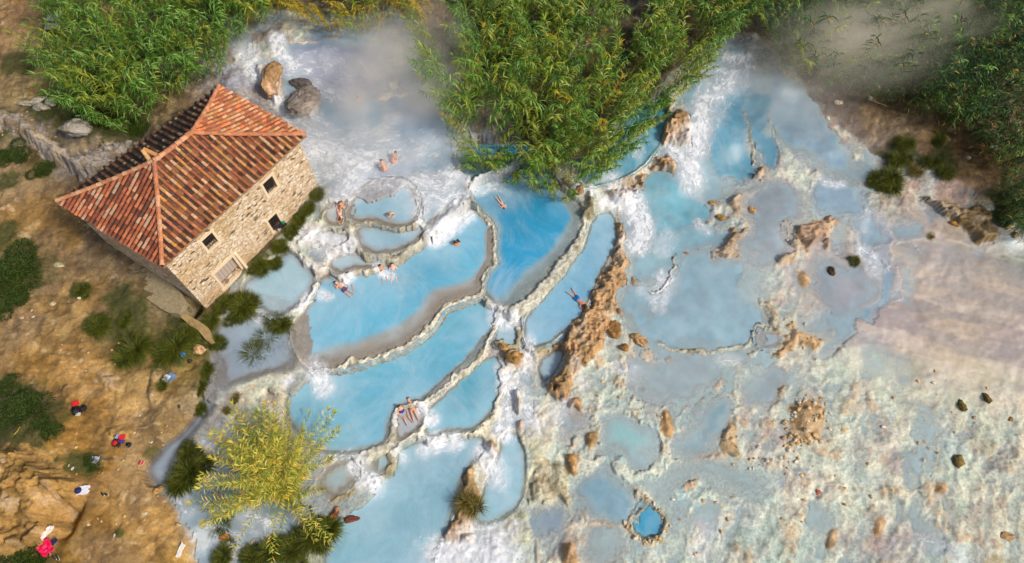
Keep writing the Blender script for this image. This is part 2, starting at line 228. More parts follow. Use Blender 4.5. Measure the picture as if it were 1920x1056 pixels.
# pools: name, water level, max depth, shore width, deep colour, shallow colour, outline
TUR = (98,182,210); PALE = (150,192,208); TEAL = (22,134,172); GREYB = (150,168,182); MIST = (150,175,195); SH = (168,158,145); SHG = (160,158,155)
POOLS = [
('left pool',2.6,.9,1.1,(110,184,213),SH,[(585,540),(600,520),(625,514),(665,512),(700,500),(730,492),(762,478),(800,452),(815,432),(835,412),(870,385),(893,396),(900,402),(912,410),(923,420),(928,440),(926,465),(925,480),(929,492),(918,500),(910,515),(905,530),(903,545),(893,553),(870,560),(838,568),(828,575),(820,590),(812,605),(795,620),(770,640),(745,655),(725,660),(700,668),(670,678),(650,685),(630,684),(607,690),(575,690),(560,660),(545,640),(555,600),(575,575)]),
('centre pool',2.4,1.0,1.3,(58,158,202),(150,165,165),[(900,396),(878,372),(885,345),(900,330),(930,320),(960,308),(985,290),(1015,280),(1035,320),(1040,350),(1065,368),(1086,383),(1096,405),(1092,427),(1074,457),(1048,492),(1025,519),(998,540),(972,565),(955,578),(935,572),(915,559),(905,545),(907,530),(912,515),(920,502),(931,492),(927,480),(928,465),(930,440),(925,418),(912,406)]),
('upper teal pool',2.75,.9,.7,(24,128,165),(120,160,170),[(850,300),(870,270),(940,270),(1010,270),(985,289),(958,306),(928,318),(897,326),(880,340),(860,325)]),
('misty pool',3.3,.6,.8,(110,165,195),MIST,[(775,300),(810,270),(845,290),(862,320),(850,345),(820,345),(790,330)]),
('small upper pool',3.1,.45,.6,(130,175,195),SHG,[(790,370),(815,362),(845,365),(868,380),(850,400),(825,420),(808,428),(797,415),(800,395)]),
('half-moon pool',3.2,.5,1.0,(146,182,198),(160,155,148),[(664,430),(680,421),(698,417),(717,421),(733,425),(751,426),(767,425),(784,419),(797,422),(795,436),(784,449),(770,458),(755,466),(733,475),(714,475),(695,475),(680,468),(670,455)]),
('upper mid pool',3.55,.5,.9,(140,180,198),(160,153,142),[(655,385),(670,360),(700,345),(740,338),(772,350),(785,375),(787,400),(776,415),(763,422),(748,424),(733,422),(714,418),(698,412),(683,413),(666,416),(650,405)]),
('ledge pool',2.95,.45,.8,(160,185,195),(158,150,138),[(632,481),(649,472),(672,474),(690,486),(705,492),(703,500),(687,502),(668,501),(650,507),(634,513),(623,504),(615,494)]),
('bather pool',3.45,.25,.7,(165,160,152),(158,148,128),[(605,388),(625,380),(650,378),(664,392),(655,412),(630,425),(608,415)]),
('low bather pool',3.2,.25,.6,(158,160,150),(150,142,115),[(590,440),(612,430),(640,432),(655,445),(640,458),(610,462),(592,455)]),
('wall pool',2.78,.6,1.1,(150,185,200),(150,160,165),[(470,520),(505,495),(540,468),(560,478),(572,492),(586,505),(592,530),(578,555),(555,575),(525,592),(490,580),(455,550),(455,530)]),
('channel head',2.55,.35,.9,(140,155,170),(140,138,135),[(425,595),(455,580),(490,592),(525,602),(538,618),(535,645),(545,668),(540,690),(515,700),(480,705),(450,715),(425,720),(410,690),(412,640),(408,615)]),
('channel',2.2,.4,1.0,(140,155,172),(130,130,135),[(430,700),(415,740),(395,780),(365,810),(345,835),(325,860),(316,900),(300,912),(282,895),(278,868),(296,850),(317,826),(342,812),(356,794),(374,773),(381,748),(388,701),(404,660),(430,650),(450,665),(445,690)]),
('lower channel',1.55,.4,.9,(135,158,172),(150,165,170),[(316,925),(335,905),(390,900),(420,890),(450,860),(500,900),(560,900),(620,935),(620,970),(560,990),(500,1000),(450,1000),(400,1030),(370,1100),(365,1040),(350,990),(335,955)]),
('lower mid pool',2.0,.8,.8,(110,180,206),(150,160,158),[(560,705),(600,697),(650,693),(700,680),(760,657),(815,622),(832,588),(852,570),(898,558),(922,573),(931,594),(925,622),(903,646),(895,668),(870,687),(842,706),(820,730),(800,745),(775,754),(755,756),(738,768),(730,785),(730,805),(722,822),(712,835),(685,843),(660,848),(620,850),(570,830),(530,770),(545,720)]),
('right mid pool',1.6,.8,.7,(98,178,200),(150,160,152),[(935,668),(941,700),(937,726),(932,750),(915,778),(893,800),(870,808),(845,806),(825,810),(806,820),(797,812),(799,785),(802,765),(820,752),(845,727),(880,697),(905,674)]),
('couple basin',1.85,.22,.5,(170,168,170),(165,155,140),[(745,770),(758,763),(778,763),(790,772),(794,785),(788,800),(768,814),(750,826),(742,818),(740,795),(738,782)]),
('basin below',1.6,.35,.6,(140,165,165),(150,150,135),[(686,866),(700,856),(722,850),(729,862),(725,878),(705,890),(688,888),(680,878)]),
('reed side pool',1.6,.35,.7,(150,168,170),(160,155,140),[(610,880),(650,868),(670,885),(664,905),(642,925),(612,930),(590,910)]),
('bottom pool',1.15,.9,.9,(138,182,198),(150,165,165),[(622,945),(660,927),(700,906),(735,888),(742,862),(752,840),(775,828),(806,836),(840,826),(875,820),(905,815),(905,845),(880,870),(862,900),(850,950),(840,990),(815,1015),(805,1120),(600,1120),(612,1010),(618,970)]),
('side bottom pool',1.05,.7,.7,(140,188,204),(160,175,172),[(915,890),(932,860),(940,820),(955,808),(972,815),(980,850),(985,900),(975,945),(945,970),(905,985),(885,970),(905,930)]),
('strip pool',1.95,.8,.5,(126,178,206),(150,165,168),[(1150,402),(1156,440),(1145,470),(1130,500),(1110,540),(1090,588),(1060,612),(1035,638),(1010,648),(988,645),(984,620),(985,597),(1010,572),(1040,535),(1075,492),(1103,450),(1112,412),(1125,400)]),
('small step pool',1.8,.4,.5,(150,182,195),(160,160,155),[(932,600),(960,608),(978,622),(978,645),(945,652),(925,640)]),
('ridge side pool',1.4,.4,.5,(150,178,192),(160,160,158),[(1012,672),(1035,658),(1058,655),(1045,690),(1025,716),(1008,705)]),
('steam pool',4.4,.6,1.0,(95,158,188),(150,160,175),[(590,218),(635,197),(690,190),(735,205),(725,238),(685,262),(640,262),(602,245)]),
('mist pool',4.15,.6,1.2,(120,160,195),(165,175,190),[(700,265),(730,240),(760,200),(830,190),(855,240),(850,265),(810,262),(780,280),(730,290)]),
('thicket pool',3.0,1.0,.7,(36,140,172),(110,165,180),[(1090,300),(1150,255),(1190,215),(1215,185),(1250,188),(1248,225),(1236,268),(1200,315),(1150,338),(1105,350),(1085,330)]),
('right stream pool',3.05,.7,.8,(90,160,190),(150,170,175),[(1335,205),(1362,175),(1385,190),(1400,240),(1412,290),(1405,325),(1370,335),(1335,325),(1325,280)]),
('right stream side',3.0,.6,.6,(90,155,185),(150,165,170),[(1385,170),(1425,180),(1440,210),(1455,290),(1425,295),(1408,250),(1392,205)]),
('blue sheet',2.85,.4,1.6,(130,165,190),(150,165,170),[(1425,160),(1480,185),(1540,225),(1580,265),(1640,330),(1600,335),(1540,300),(1480,285),(1452,240)]),
('foam pool',2.0,.6,.9,(120,185,205),(165,195,200),[(1235,335),(1290,340),(1330,355),(1335,385),(1320,412),(1280,425),(1240,445),(1215,440),(1212,405)]),
('step pool',1.7,.45,.8,(140,185,200),(165,190,195),[(1182,485),(1235,452),(1290,432),(1345,430),(1360,450),(1290,485),(1265,520),(1230,548),(1185,535),(1172,510)]),
('large right pool',1.4,.55,1.3,(150,190,208),(165,178,180),[(1170,560),(1200,550),(1240,556),(1262,520),(1295,498),(1340,490),(1390,492),(1420,490),(1436,505),(1430,530),(1420,560),(1442,595),(1440,618),(1405,640),(1350,655),(1290,655),(1235,645),(1200,625),(1165,605)]),
('grey strip',1.85,.3,1.2,(158,170,180),(170,170,172),[(1425,330),(1480,345),(1495,390),(1465,425),(1450,480),(1438,505),(1405,470),(1395,440),(1410,400)]),
('small blue pool',2.2,.3,.7,(148,178,200),(165,182,195),[(1520,365),(1535,345),(1572,338),(1610,352),(1628,385),(1610,400),(1570,398),(1545,402)]),
('small blue pool b',2.0,.25,.8,(150,180,200),(165,175,185),[(1585,400),(1640,400),(1652,440),(1660,475),(1625,485),(1600,450)]),
('small blue pool c',1.9,.2,.7,(150,170,185),(165,168,172),[(1648,432),(1680,428),(1722,430),(1725,458),(1692,470),(1662,462)]),
('small blue pool d',1.95,.2,.6,(150,160,172),(165,165,168),[(1725,398),(1765,405),(1775,430),(1738,434)]),
('grey pool',.98,.3,1.0,(150,168,178),(168,166,165),[(1388,702),(1420,690),(1460,692),(1452,768),(1420,775),(1388,765)]),
('grey pool b',.92,.35,1.0,(140,175,188),(168,175,175),[(1305,760),(1362,755),(1355,790),(1335,835),(1300,865),(1280,845),(1300,800)]),
('corner pool',.8,.35,1.0,(138,180,200),(165,180,182),[(1075,905),(1130,895),(1180,905),(1198,935),(1170,965),(1120,972),(1082,955)]),
('ring pool',.75,.7,.45,(60,158,196),(110,170,185),[(1208,938),(1222,950),(1243,980),(1240,1000),(1218,1010),(1192,998),(1184,975),(1195,960)]),
('grey pool c',1.15,.2,.8,(160,175,182),(175,175,172),[(1055,795),(1090,785),(1100,800),(1092,830),(1058,832)]),
('run',1.4,.3,.5,(130,168,195),(160,160,168),[(1622,485),(1650,482),(1655,540),(1652,590),(1636,588),(1628,540)]),
('small corner pool',1.3,.3,.5,(150,172,185),(170,170,170),[(1418,625),(1462,622),(1460,648),(1425,652)]),
('slot pool',.85,.3,.4,(140,165,185),(170,180,180),[(1008,962),(1030,965),(1035,1000),(1015,1020),(1002,1000)]),
('grey pool d',1.05,.25,1.2,(165,182,190),(172,178,180),[(1180,685),(1240,672),(1330,690),(1310,735),(1240,745),(1195,725)]),
('green pool',.85,.2,1.2,(150,198,202),(172,190,190),[(1150,800),(1200,790),(1240,820),(1230,860),(1190,880),(1140,860)]),
('milky run',1.75,.2,1.2,(165,195,205),(175,185,180),[(1430,395),(1500,380),(1530,400),(1490,410),(1440,470),(1440,545),(1420,560),(1410,500)]),
('milky run b',2.35,.25,1.2,(150,188,202),(165,178,180),[(1300,300),(1340,345),(1390,345),(1420,335),(1430,350),(1370,375),(1340,370),(1300,345),(1280,320)]),
('milky run c',1.2,.2,1.2,(165,195,208),(178,188,186),[(1490,600),(1590,560),(1620,590),(1600,640),(1560,670),(1540,660),(1580,610),(1500,625)]),
('milky run d',1.65,.18,1.0,(172,176,186),(172,168,168),[(1500,480),(1540,480),(1620,500),(1625,560),(1580,590),(1520,520)]),
('milky run e',.85,.15,1.0,(160,200,205),(175,192,188),[(1390,860),(1440,900),(1400,930),(1330,900),(1260,900),(1230,930),(1240,890),(1300,880)]),
('milky run f',3.4,.4,1.0,(105,165,192),(150,172,180),[(1300,150),(1345,125),(1385,120),(1400,150),(1370,170),(1330,200),(1290,220),(1285,180)]),
('top sheet',4.75,.3,1.0,(140,150,185),(150,150,165),[(545,120),(600,100),(680,100),(740,110),(740,160),(690,185),(640,190),(600,175),(560,150)]),
('mist sheet',3.85,.3,1.0,(150,175,200),(165,168,178),[(620,330),(690,300),(740,295),(790,300),(775,340),(720,335),(660,352),(620,360)]),
('tan pool',.7,.2,1.0,(170,190,192),(180,180,172),[(1080,990),(1120,980),(1150,1000),(1150,1060),(1100,1060)]),
]
SOFT = {k: 1 for k in ('misty pool','blue sheet','foam pool','step pool','grey strip','small blue pool b','small blue pool c','small blue pool d','grey pool','grey pool b','corner pool','grey pool c','grey pool d','green pool','tan pool','slot pool','lower channel','mist pool','milky run','milky run b','milky run c','milky run d','milky run e','milky run f','top sheet','mist sheet','right stream pool','right stream side','small blue pool','steam pool','small upper pool')}
SOFT.update({'large right pool': 1, 'run': 1, 'channel head': .5, 'channel': .15, 'reed side pool': .5})
# dams: crest height, half width (m), colour, line
CREAM = (232,224,202); CRUST = (208,204,184); PALEW = (226,226,220)
RIMS = [
(2.72,.10,CREAM,[(897,402),(912,410),(923,420),(928,440),(926,465),(925,480),(929,492),(918,500),(910,515),(905,530),(903,545)]),
(2.72,.17,CREAM,[(903,545),(893,553),(870,560),(838,568),(828,575),(820,590),(812,605),(795,620),(770,640),(745,655),(725,660),(700,668),(670,678),(652,670),(642,687),(607,691)]),
(2.55,.30,CREAM,[(1086,355),(1100,372),(1103,397),(1096,412)]),
(2.58,.20,CREAM,[(1100,395),(1094,427),(1080,452)]),
(2.62,.46,(206,202,184),[(1084,448),(1054,495),(1031,523),(1007,546),(983,570),(962,582)]),
(2.52,.24,CRUST,[(962,580),(935,576),(915,562),(903,546)]),
(2.12,.24,CREAM,[(935,576),(931,594),(927,622),(907,646),(899,670),(875,690),(852,703)]),
(2.10,.15,CREAM,[(852,703),(824,733),(802,748),(777,757),(756,758),(742,767),(735,776)]),
(2.14,.22,PALEW,[(790,752),(772,757),(752,760),(740,770),(735,785),(738,805),(732,822),(722,835)]),
(2.08,.30,CRUST,[(722,835),(703,845),(685,850)]),
(2.02,.42,CRUST,[(690,852),(672,862),(658,850)]),
(1.95,.16,CREAM,[(797,783),(795,801),(772,817),(752,830),(738,840)]),
(1.80,.28,CREAM,[(738,837),(731,850),(729,860)]),
(1.72,.16,(165,155,115),[(731,858),(733,876),(720,890),(703,897),(690,893)]),
(1.68,.30,PALEW,[(700,897),(678,905),(668,913)]),
(1.68,.12,(165,150,110),[(668,912),(660,925),(649,929),(621,936)]),
(1.72,.13,CREAM,[(788,819),(806,828),(827,815),(857,812),(875,813),(896,805),(910,790),(925,773)]),
(1.75,.25,CREAM,[(925,775),(936,750),(942,726),(943,701),(946,683),(935,668)]),
(3.32,.16,CREAM,[(797,420),(801,430),(793,443),(780,458),(770,464)]),
(3.30,.26,(190,185,165),[(772,462),(755,474),(740,483),(725,484),(710,481),(695,482),(681,475),(674,466)]),
(3.68,.10,(190,180,150),[(652,425),(666,420),(683,414),(698,414),(714,420),(733,425),(748,426),(763,424),(776,418),(786,413)]),
(3.62,.22,PALEW,[(786,414),(790,402),(786,388),(780,370)]),
(3.45,.28,PALEW,[(786,412),(797,420),(800,428)]),
(3.05,.20,CREAM,[(706,502),(695,506),(683,507),(672,505),(664,507),(649,513),(634,519)]),
(2.9,.22,PALEW,[(593,533),(582,552),(575,566),(562,576),(548,583)]),
(3.2,.18,PALEW,[(540,462),(560,475),(575,492),(590,502),(610,500)]),
(3.25,.24,(190,195,200),[(979,285),(959,308),(927,320),(895,328),(882,344),(878,367),(866,387),(842,403),(826,424),(808,433)]),
(3.5,.10,(190,185,175),[(560,452),(590,425),(612,425),(640,432),(660,425)]),
(3.6,.08,(185,180,165),[(600,415),(606,395),(630,378),(652,374),(668,360)]),
(0,.24,(200,198,176),[(1230,640),(1262,660),(1290,655),(1330,660),(1370,655),(1405,645)]),
(0,.2,(200,204,186),[(1405,645),(1415,625),(1412,610),(1440,615),(1470,618)]),
(0,.16,(195,190,165),[(1425,560),(1430,575),(1445,590),(1452,605),(1450,620)]),
(0,.14,(200,195,180),[(1263,480),(1262,500),(1255,520),(1240,545),(1215,548)]),
(0,.12,(190,190,175),[(1388,190),(1395,215),(1408,245),(1412,280),(1410,310)]),
(0,.12,(190,190,175),[(1440,210),(1448,240),(1455,270),(1462,300)]),
(.95,.20,(200,190,165),[(1195,925),(1212,935),(1232,950),(1250,978),(1248,1000),(1230,1012)]),
(.92,.20,(205,185,150),[(1230,1014),(1208,1015),(1188,1002),(1180,985)]),
(.88,.15,(195,170,135),[(1172,980),(1185,965),(1205,955)]),
(.85,.12,(210,190,165),[(1090,985),(1110,978),(1140,985),(1165,985)]),
(1.02,.10,(205,205,190),[(1310,695),(1345,742),(1375,742),(1385,705),(1378,690)]),
(2.0,.3,(190,180,140),[(930,640),(950,652),(968,650),(975,630),(970,612)]),
(1.45,.25,(200,195,180),[(975,600),(982,640),(985,650)]),
(1.95,.3,(170,165,130),[(985,650),(1005,655),(1020,650)]),
(3.1,.25,(150,140,110),[(1060,335),(1075,350),(1095,350),(1108,360),(1108,385),(1100,395)]),
]
OR = (188,138,82); ORB = (200,160,115); YB = (150,120,50); TN = (186,152,112)
# travertine outcrops grown on the ground: rise over the base, edge softness, colour, outline
ROCKS = [
(.22,.25,(196,164,124),[(1392,300),(1420,296),(1438,306),(1430,322),(1400,318)]),(.16,.2,(202,176,140),[(1448,350),(1468,345),(1480,356),(1462,366)]),
(.2,.2,(196,160,110),[(1440,440),(1455,436),(1462,470),(1450,500),(1440,470)]),(.15,.2,(204,176,136),[(1515,455),(1535,470),(1530,490),(1508,482)]),
(.2,.2,(200,160,108),[(1432,560),(1450,575),(1468,620),(1456,630),(1440,600)]),(.15,.2,(210,186,150),[(1590,330),(1625,322),(1640,340),(1610,350)]),
(.14,.2,(204,178,140),[(1180,520),(1195,516),(1200,535),(1186,540)]),(.16,.2,(196,166,112),[(1262,640),(1290,650),(1330,652),(1330,662),(1280,664)]),
(.75,.45,(196,152,100),[(1158,403),(1172,415),(1176,439),(1168,459),(1178,478),(1176,500),(1168,520),(1158,545),(1154,566),(1170,578),(1202,570),(1220,576),(1224,590),(1208,598),(1195,585),(1174,586),(1152,582),(1146,600),(1134,638),(1114,660),(1092,682),(1074,701),(1049,742),(1031,733),(1021,727),(1035,710),(1046,695),(1052,680),(1062,655),(1040,660),(1015,648),(1030,640),(1047,635),(1062,608),(1094,584),(1112,540),(1136,495),(1148,463),(1153,431)]),
(.7,.4,(186,140,84),[(1240,285),(1262,290),(1273,310),(1262,335),(1240,370),(1225,400),(1218,388),(1226,362),(1190,355),(1192,335),(1215,318)]),
(.5,.25,(190,145,95),[(1140,355),(1155,352),(1180,355),(1182,370),(1160,375),(1145,368)]),
(.35,.2,(175,150,120),[(1158,335),(1190,333),(1195,345),(1165,345)]),
(.7,.3,(190,145,95),[(1237,235),(1255,225),(1258,205),(1280,205),(1297,220),(1297,262),(1280,262),(1262,255),(1240,262)]),
(.45,.3,(196,158,115),[(1292,482),(1310,480),(1330,478),(1350,468),(1362,445),(1380,432),(1400,418),(1402,430),(1380,450),(1390,475),(1385,486),(1340,486),(1300,494)]),
(.4,.4,(195,165,135),[(1376,350),(1385,330),(1405,318),(1432,308),(1440,325),(1425,345),(1445,358),(1438,368),(1405,352),(1385,355)]),
(.3,.3,(185,160,120),[(1365,370),(1385,358),(1405,362),(1412,390),(1400,400),(1380,392)]),
(.45,.5,(188,150,115),[(1486,420),(1500,410),(1525,415),(1575,395),(1580,415),(1560,425),(1560,455),(1540,470),(1525,475),(1510,462),(1490,438)]),
(.28,.3,(190,165,130),[(1465,425),(1485,420),(1500,450),(1498,480),(1470,490),(1450,475),(1455,450)]),
(.38,.35,(124,98,48),[(1732,372),(1745,367),(1780,376),(1812,390),(1830,392),(1843,378),(1850,392),(1858,410),(1876,428),(1868,446),(1840,450),(1818,430),(1798,408),(1765,396),(1735,388)]),
(.22,.3,(200,158,95),[(1500,508),(1515,510),(1520,530),(1508,538),(1500,525)]),
(.25,.25,(200,158,100),[(1528,545),(1545,542),(1560,560),(1572,580),(1560,582),(1540,562)]),
(.3,.35,(202,160,102),[(1478,605),(1500,600),(1515,612),(1548,600),(1572,590),(1570,615),(1575,628),(1545,640),(1520,650),(1500,640),(1470,660),(1440,665),(1460,650),(1480,635)]),
(.22,.3,(200,165,120),[(1470,690),(1476,700),(1466,740),(1458,760),(1452,740),(1462,715)]),
(.35,.6,(198,160,105),[(1478,760),(1500,750),(1530,745),(1548,760),(1545,800),(1530,825),(1505,830),(1485,800),(1490,780)]),
(.25,.4,(200,165,115),[(1365,780),(1378,790),(1378,830),(1392,860),(1380,880),(1355,870),(1360,840),(1345,820)]),
(.2,.4,(205,170,135),[(1290,870),(1320,850),(1350,845),(1370,865),(1340,875),(1310,885),(1295,920),(1285,910)]),
(.25,.3,(205,160,100),[(1240,765),(1258,775),(1264,815),(1250,820),(1240,800)]),
(.45,.25,(196,140,80),[(1072,745),(1090,742),(1092,775),(1075,790),(1065,780)]),
(.4,.25,(192,150,85),[(1098,812),(1122,808),(1122,830),(1100,835)]),
(.45,.2,(196,140,72),[(1060,852),(1080,850),(1085,885),(1076,890),(1062,872)]),
(.4,.2,(180,125,55),[(1045,932),(1062,930),(1066,955),(1048,965),(1040,955)]),
(.6,.2,(165,115,45),[(966,728),(975,730),(978,770),(970,775)]),
(.35,.2,(190,150,100),[(972,785),(985,788),(983,805),(970,805)]),
(.55,.3,(192,145,80),[(910,828),(925,820),(928,845),(912,848)]),
(.6,.3,(190,145,85),[(950,650),(985,652),(985,678),(955,690),(942,672)]),
(.5,.3,(180,140,85),[(872,870),(885,868),(888,905),(900,930),(895,960),(880,985),(855,1010),(830,1015),(830,1000),(850,980),(862,940)]),
(.55,.25,(175,135,65),[(860,1000),(885,998),(885,1012),(865,1015)]),
(.5,.3,(196,152,100),[(1058,1020),(1075,1015),(1085,1035),(1080,1060),(1050,1060)]),
(.25,.2,(170,160,110),[(900,770),(925,765),(930,785),(905,790)]),
(.3,.6,(205,202,170),[(985,810),(1005,800),(1015,860),(1060,870),(1070,900),(1065,950),(1050,965),(1020,960),(985,950),(990,900),(1000,860)]),
(.2,.5,(190,192,160),[(940,975),(975,950),(1000,960),(1005,1000),(985,1020),(945,1000)]),
(.2,.3,(205,160,110),[(1645,970),(1658,968),(1655,1000),(1640,1005)]),
(.2,.3,(200,160,110),[(1555,995),(1570,990),(1565,1020),(1550,1030)]),
(.12,.3,(190,150,100),[(1755,905),(1778,908),(1772,925),(1755,925)]),
(.8,.5,(165,155,145),[(-60,240),(20,235),(60,270),(110,300),(170,330),(215,300),(250,285),(240,255),(180,280),(140,290),(110,275),(70,235),(20,205),(-60,205)]),
(.7,.4,(160,150,140),[(115,232),(140,222),(165,230),(168,245),(140,250),(118,248)]),
(1.35,.7,(182,142,80),[(-60,840),(20,830),(60,835),(110,880),(145,905),(120,930),(85,950),(80,985),(65,1010),(30,1030),(-60,1060)]),
(.35,.5,(200,160,95),[(190,800),(215,790),(250,800),(240,825),(205,822)]),
(.25,.4,(190,150,85),[(175,690),(215,700),(230,725),(200,735),(180,715)]),
(.35,.3,(185,155,100),[(280,700),(300,690),(310,710),(295,760),(270,745)]),
(.5,.4,(200,175,150),[(475,120),(500,115),(525,125),(528,160),(520,190),(510,190),(495,170),(485,150)]),
(.7,.6,(165,150,135),[(540,160),(575,165),(605,185),(600,205),(580,215),(555,195)]),
]
SHELF = [   # wide shallow ledges inside a pool: pool, width m, line
('left pool',1.7,[(905,545),(870,562),(832,575),(815,606),(770,642),(720,664),(660,682),(600,700)]),('left pool',.7,[(926,440),(926,480),(910,515)]),
('centre pool',1.7,[(1090,440),(1054,495),(1020,525),(983,570)]),('lower mid pool',.5,[(925,622),(870,690),(802,750)]),('centre pool',.8,[(1075,375),(1098,410)])]
# white water: radius m, strength, line
FOAM = [(.9,.8,[(470,110),(520,200),(600,240)]),(1.0,.8,[(580,250),(640,270),(720,262)]),(1.3,.7,[(660,300),(740,300),(800,275)]),(1.0,.9,[(620,300),(660,340),(640,360)]),(1.0,.6,[(690,340),(760,330),(800,345)]),(.8,.8,[(770,350),(800,372),(790,400)]),(.7,.6,[(680,130),(720,160)]),
(1.2,.9,[(1375,120),(1340,170),(1320,210)]),(.8,.8,[(1400,110),(1395,150)]),(.9,.8,[(1300,250),(1290,300),(1300,350)]),(.7,.8,[(1140,340),(1170,370),(1190,400)]),(.7,.6,[(1250,440),(1235,470)]),(.8,.8,[(1235,560),(1250,530)]),(.6,.6,[(1190,700),(1160,690)]),(.7,.7,[(960,700),(975,740),(960,790)]),(.9,.8,[(880,1010),(930,1040)]),(.5,.8,[(620,455),(600,440),(570,450)]),(.9,1,[(440,130),(480,200),(540,250),(580,280)]),(1.3,1,[(560,270),(620,290),(680,300)]),(.8,.8,[(600,330),(660,320),(720,290)]),(.55,1,[(515,70),(535,110),(555,130)]),(1.0,.9,[(460,100),(480,140),(470,190)]),(1.2,.75,[(560,130),(610,120),(650,140)]),(.8,.8,[(590,160),(640,190)]),
(.5,.8,[(650,280),(700,255),(740,225)]),(.6,.7,[(760,290),(800,270),(850,275)]),(1.0,1,[(790,345),(830,350),(850,330)]),(.9,.9,[(790,370),(830,385),(850,370)]),(.55,1.1,[(815,438),(845,415),(875,392)]),(.5,.9,[(885,340),(915,335),(930,330)]),
(.7,1,[(560,440),(590,440),(620,460),(650,455)]),(.45,.9,[(600,465),(620,478)]),(.35,1,[(655,510),(640,522)]),(.3,1.1,[(705,490),(712,505),(730,510)]),(.4,.8,[(598,545),(612,552)]),(.3,1,[(575,555),(560,578)]),
(.6,1,[(590,690),(600,715),(605,725)]),(.3,.8,[(545,712),(535,722)]),(.5,1.1,[(795,770),(810,785)]),(.6,1,[(800,835),(825,825),(850,825)]),(.6,1,[(670,870),(685,895),(700,905)]),(.4,.7,[(745,845),(755,860)]),
(.5,1,[(930,590),(935,605),(965,608)]),(.6,1,[(950,720),(955,760),(945,810)]),(.6,1,[(905,850),(925,870),(930,900)]),(.5,.7,[(940,690),(960,700)]),(1.1,1,[(830,1045),(880,1040),(940,1050)]),(.7,.8,[(900,1010),(960,1000)]),(.5,.8,[(990,640),(985,700)]),(.7,.8,[(985,770),(1000,800)]),(.5,.6,[(1040,780),(1060,760)]),
(.9,1.2,[(1185,385),(1200,410),(1205,440),(1195,455)]),(.6,1,[(1130,380),(1160,385),(1190,375)]),(.5,.8,[(1085,350),(1110,360)]),(.8,1.1,[(1320,190),(1310,240),(1305,290)]),(.8,1.1,[(1265,285),(1290,310),(1300,335)]),(.7,1.0,[(1390,110),(1370,150),(1340,180)]),(.6,.7,[(1330,130),(1310,180)]),(.4,.7,[(1410,90),(1400,120)]),
(.5,.9,[(1240,520),(1250,550),(1235,580)]),(.4,.6,[(1200,545),(1230,550)]),(.4,.7,[(1310,420),(1325,435)]),(.35,.8,[(1550,345),(1580,345)]),(.5,.8,[(1625,470),(1650,500),(1640,510)]),(.3,.5,[(1625,400),(1620,430)]),(.4,.7,[(1350,675),(1380,672)]),(.4,.5,[(1130,700),(1160,690)]),(.6,.6,[(1330,990),(1310,1030)]),(.6,.5,[(1740,1020),(1800,1040)]),(.4,.5,[(1080,690),(1090,720)]),
(.7,.8,[(380,870),(395,840),(420,820)]),(.6,.7,[(335,930),(350,960)]),(.6,.7,[(370,1010),(400,1000),(440,1010)]),(.8,.7,[(450,970),(500,990)]),(.4,.7,[(480,590),(490,600)]),(.4,.4,[(660,850),(640,860)]),(.4,.6,[(1200,280),(1195,300)]),(.3,.4,[(950,880),(930,895)])]
GREEN = [(40,880,26),(18,955,24),(85,925,14),(30,1000,20),(110,870,12),(30,520,75),(30,120,45),(60,130,22),(180,608,30),(150,545,25),(230,560,40),(50,795,65),(20,1045,50),(160,870,30),(330,640,50),(370,640,40),(250,660,40),(420,590,25),(10,440,40),(20,340,30),(100,300,30),(160,210,90),(230,240,60),(390,700,22),(300,690,20),(1690,310,60),(1760,310,40),(1770,290,25),(1880,380,60),(1605,487,14),(225,1000,8),(290,850,16),(240,600,50),(330,600,25),(140,130,20),(0,230,40),(100,200,50)]

# ---- grid, fine where the photograph looks, coarse outward
def axis(lo, hi, st, out):
    a = list(np.arange(lo, hi, st)); s = st
    while a[-1] < out[1]: s = min(s*1.25, 8); a.append(a[-1]+s)
    s = st; b = []
    c = lo
    while c > out[0]: s = min(s*1.25, 8); c -= s; b.append(c)
    return np.array(b[::-1]+a)
def fine(a, c0, c1, st):
    return np.concatenate([a[a < c0], np.arange(c0, c1, st), a[a > c1]])
GX = fine(axis(-45, 45, .1, (-260, 260)), -15, 12, .07); GY = fine(axis(1.5, 52, .1, (-160, 330)), 7, 38, .07)
X, Y = np.meshgrid(GX, GY); SH2 = X.shape; X = X.ravel(); Y = Y.ravel()
# base height on a coarse lattice, then interpolated
cgx = np.concatenate([np.arange(-270, -50, 8), np.arange(-50, 50, .5), np.arange(50, 281, 8)]); cgy = np.concatenate([np.arange(-170, -2, 8), np.arange(-2, 56, .5), np.arange(56, 350, 8)])
CX, CY = np.meshgrid(cgx, cgy); CZ = base_z(CX, CY)
def bil(x, y, G):
    i = np.clip(np.searchsorted(cgx, x)-1, 0, len(cgx)-2); j = np.clip(np.searchsorted(cgy, y)-1, 0, len(cgy)-2)
    fx = (x-cgx[i])/(cgx[i+1]-cgx[i]); fy = (y-cgy[j])/(cgy[j+1]-cgy[j])
    if G.ndim == 3: fx = fx[:, None]; fy = fy[:, None]
    return (G[j, i]*(1-fx)+G[j, i+1]*fx)*(1-fy)+(G[j+1, i]*(1-fx)+G[j+1, i+1]*fx)*fy
def base_col(x, y):
    C = np.zeros(x.shape+(3,)); den = np.zeros(x.shape)
    for s in CSW:
        w = 1/(((x-s[0])**2+(y-s[1])**2+.25)**2.2); C += w[..., None]*s[2:5]; den += w
    return C/den[..., None]
CC = base_col(CX, CY)
Z0 = bil(X, Y, CZ)
wx = X+(fbm(X, Y, 2.2, 4, 11)-.5)*2.0; wy = Y+(fbm(X, Y, 2.2, 4, 21)-.5)*2.0
C = bil(wx, wy, CC)
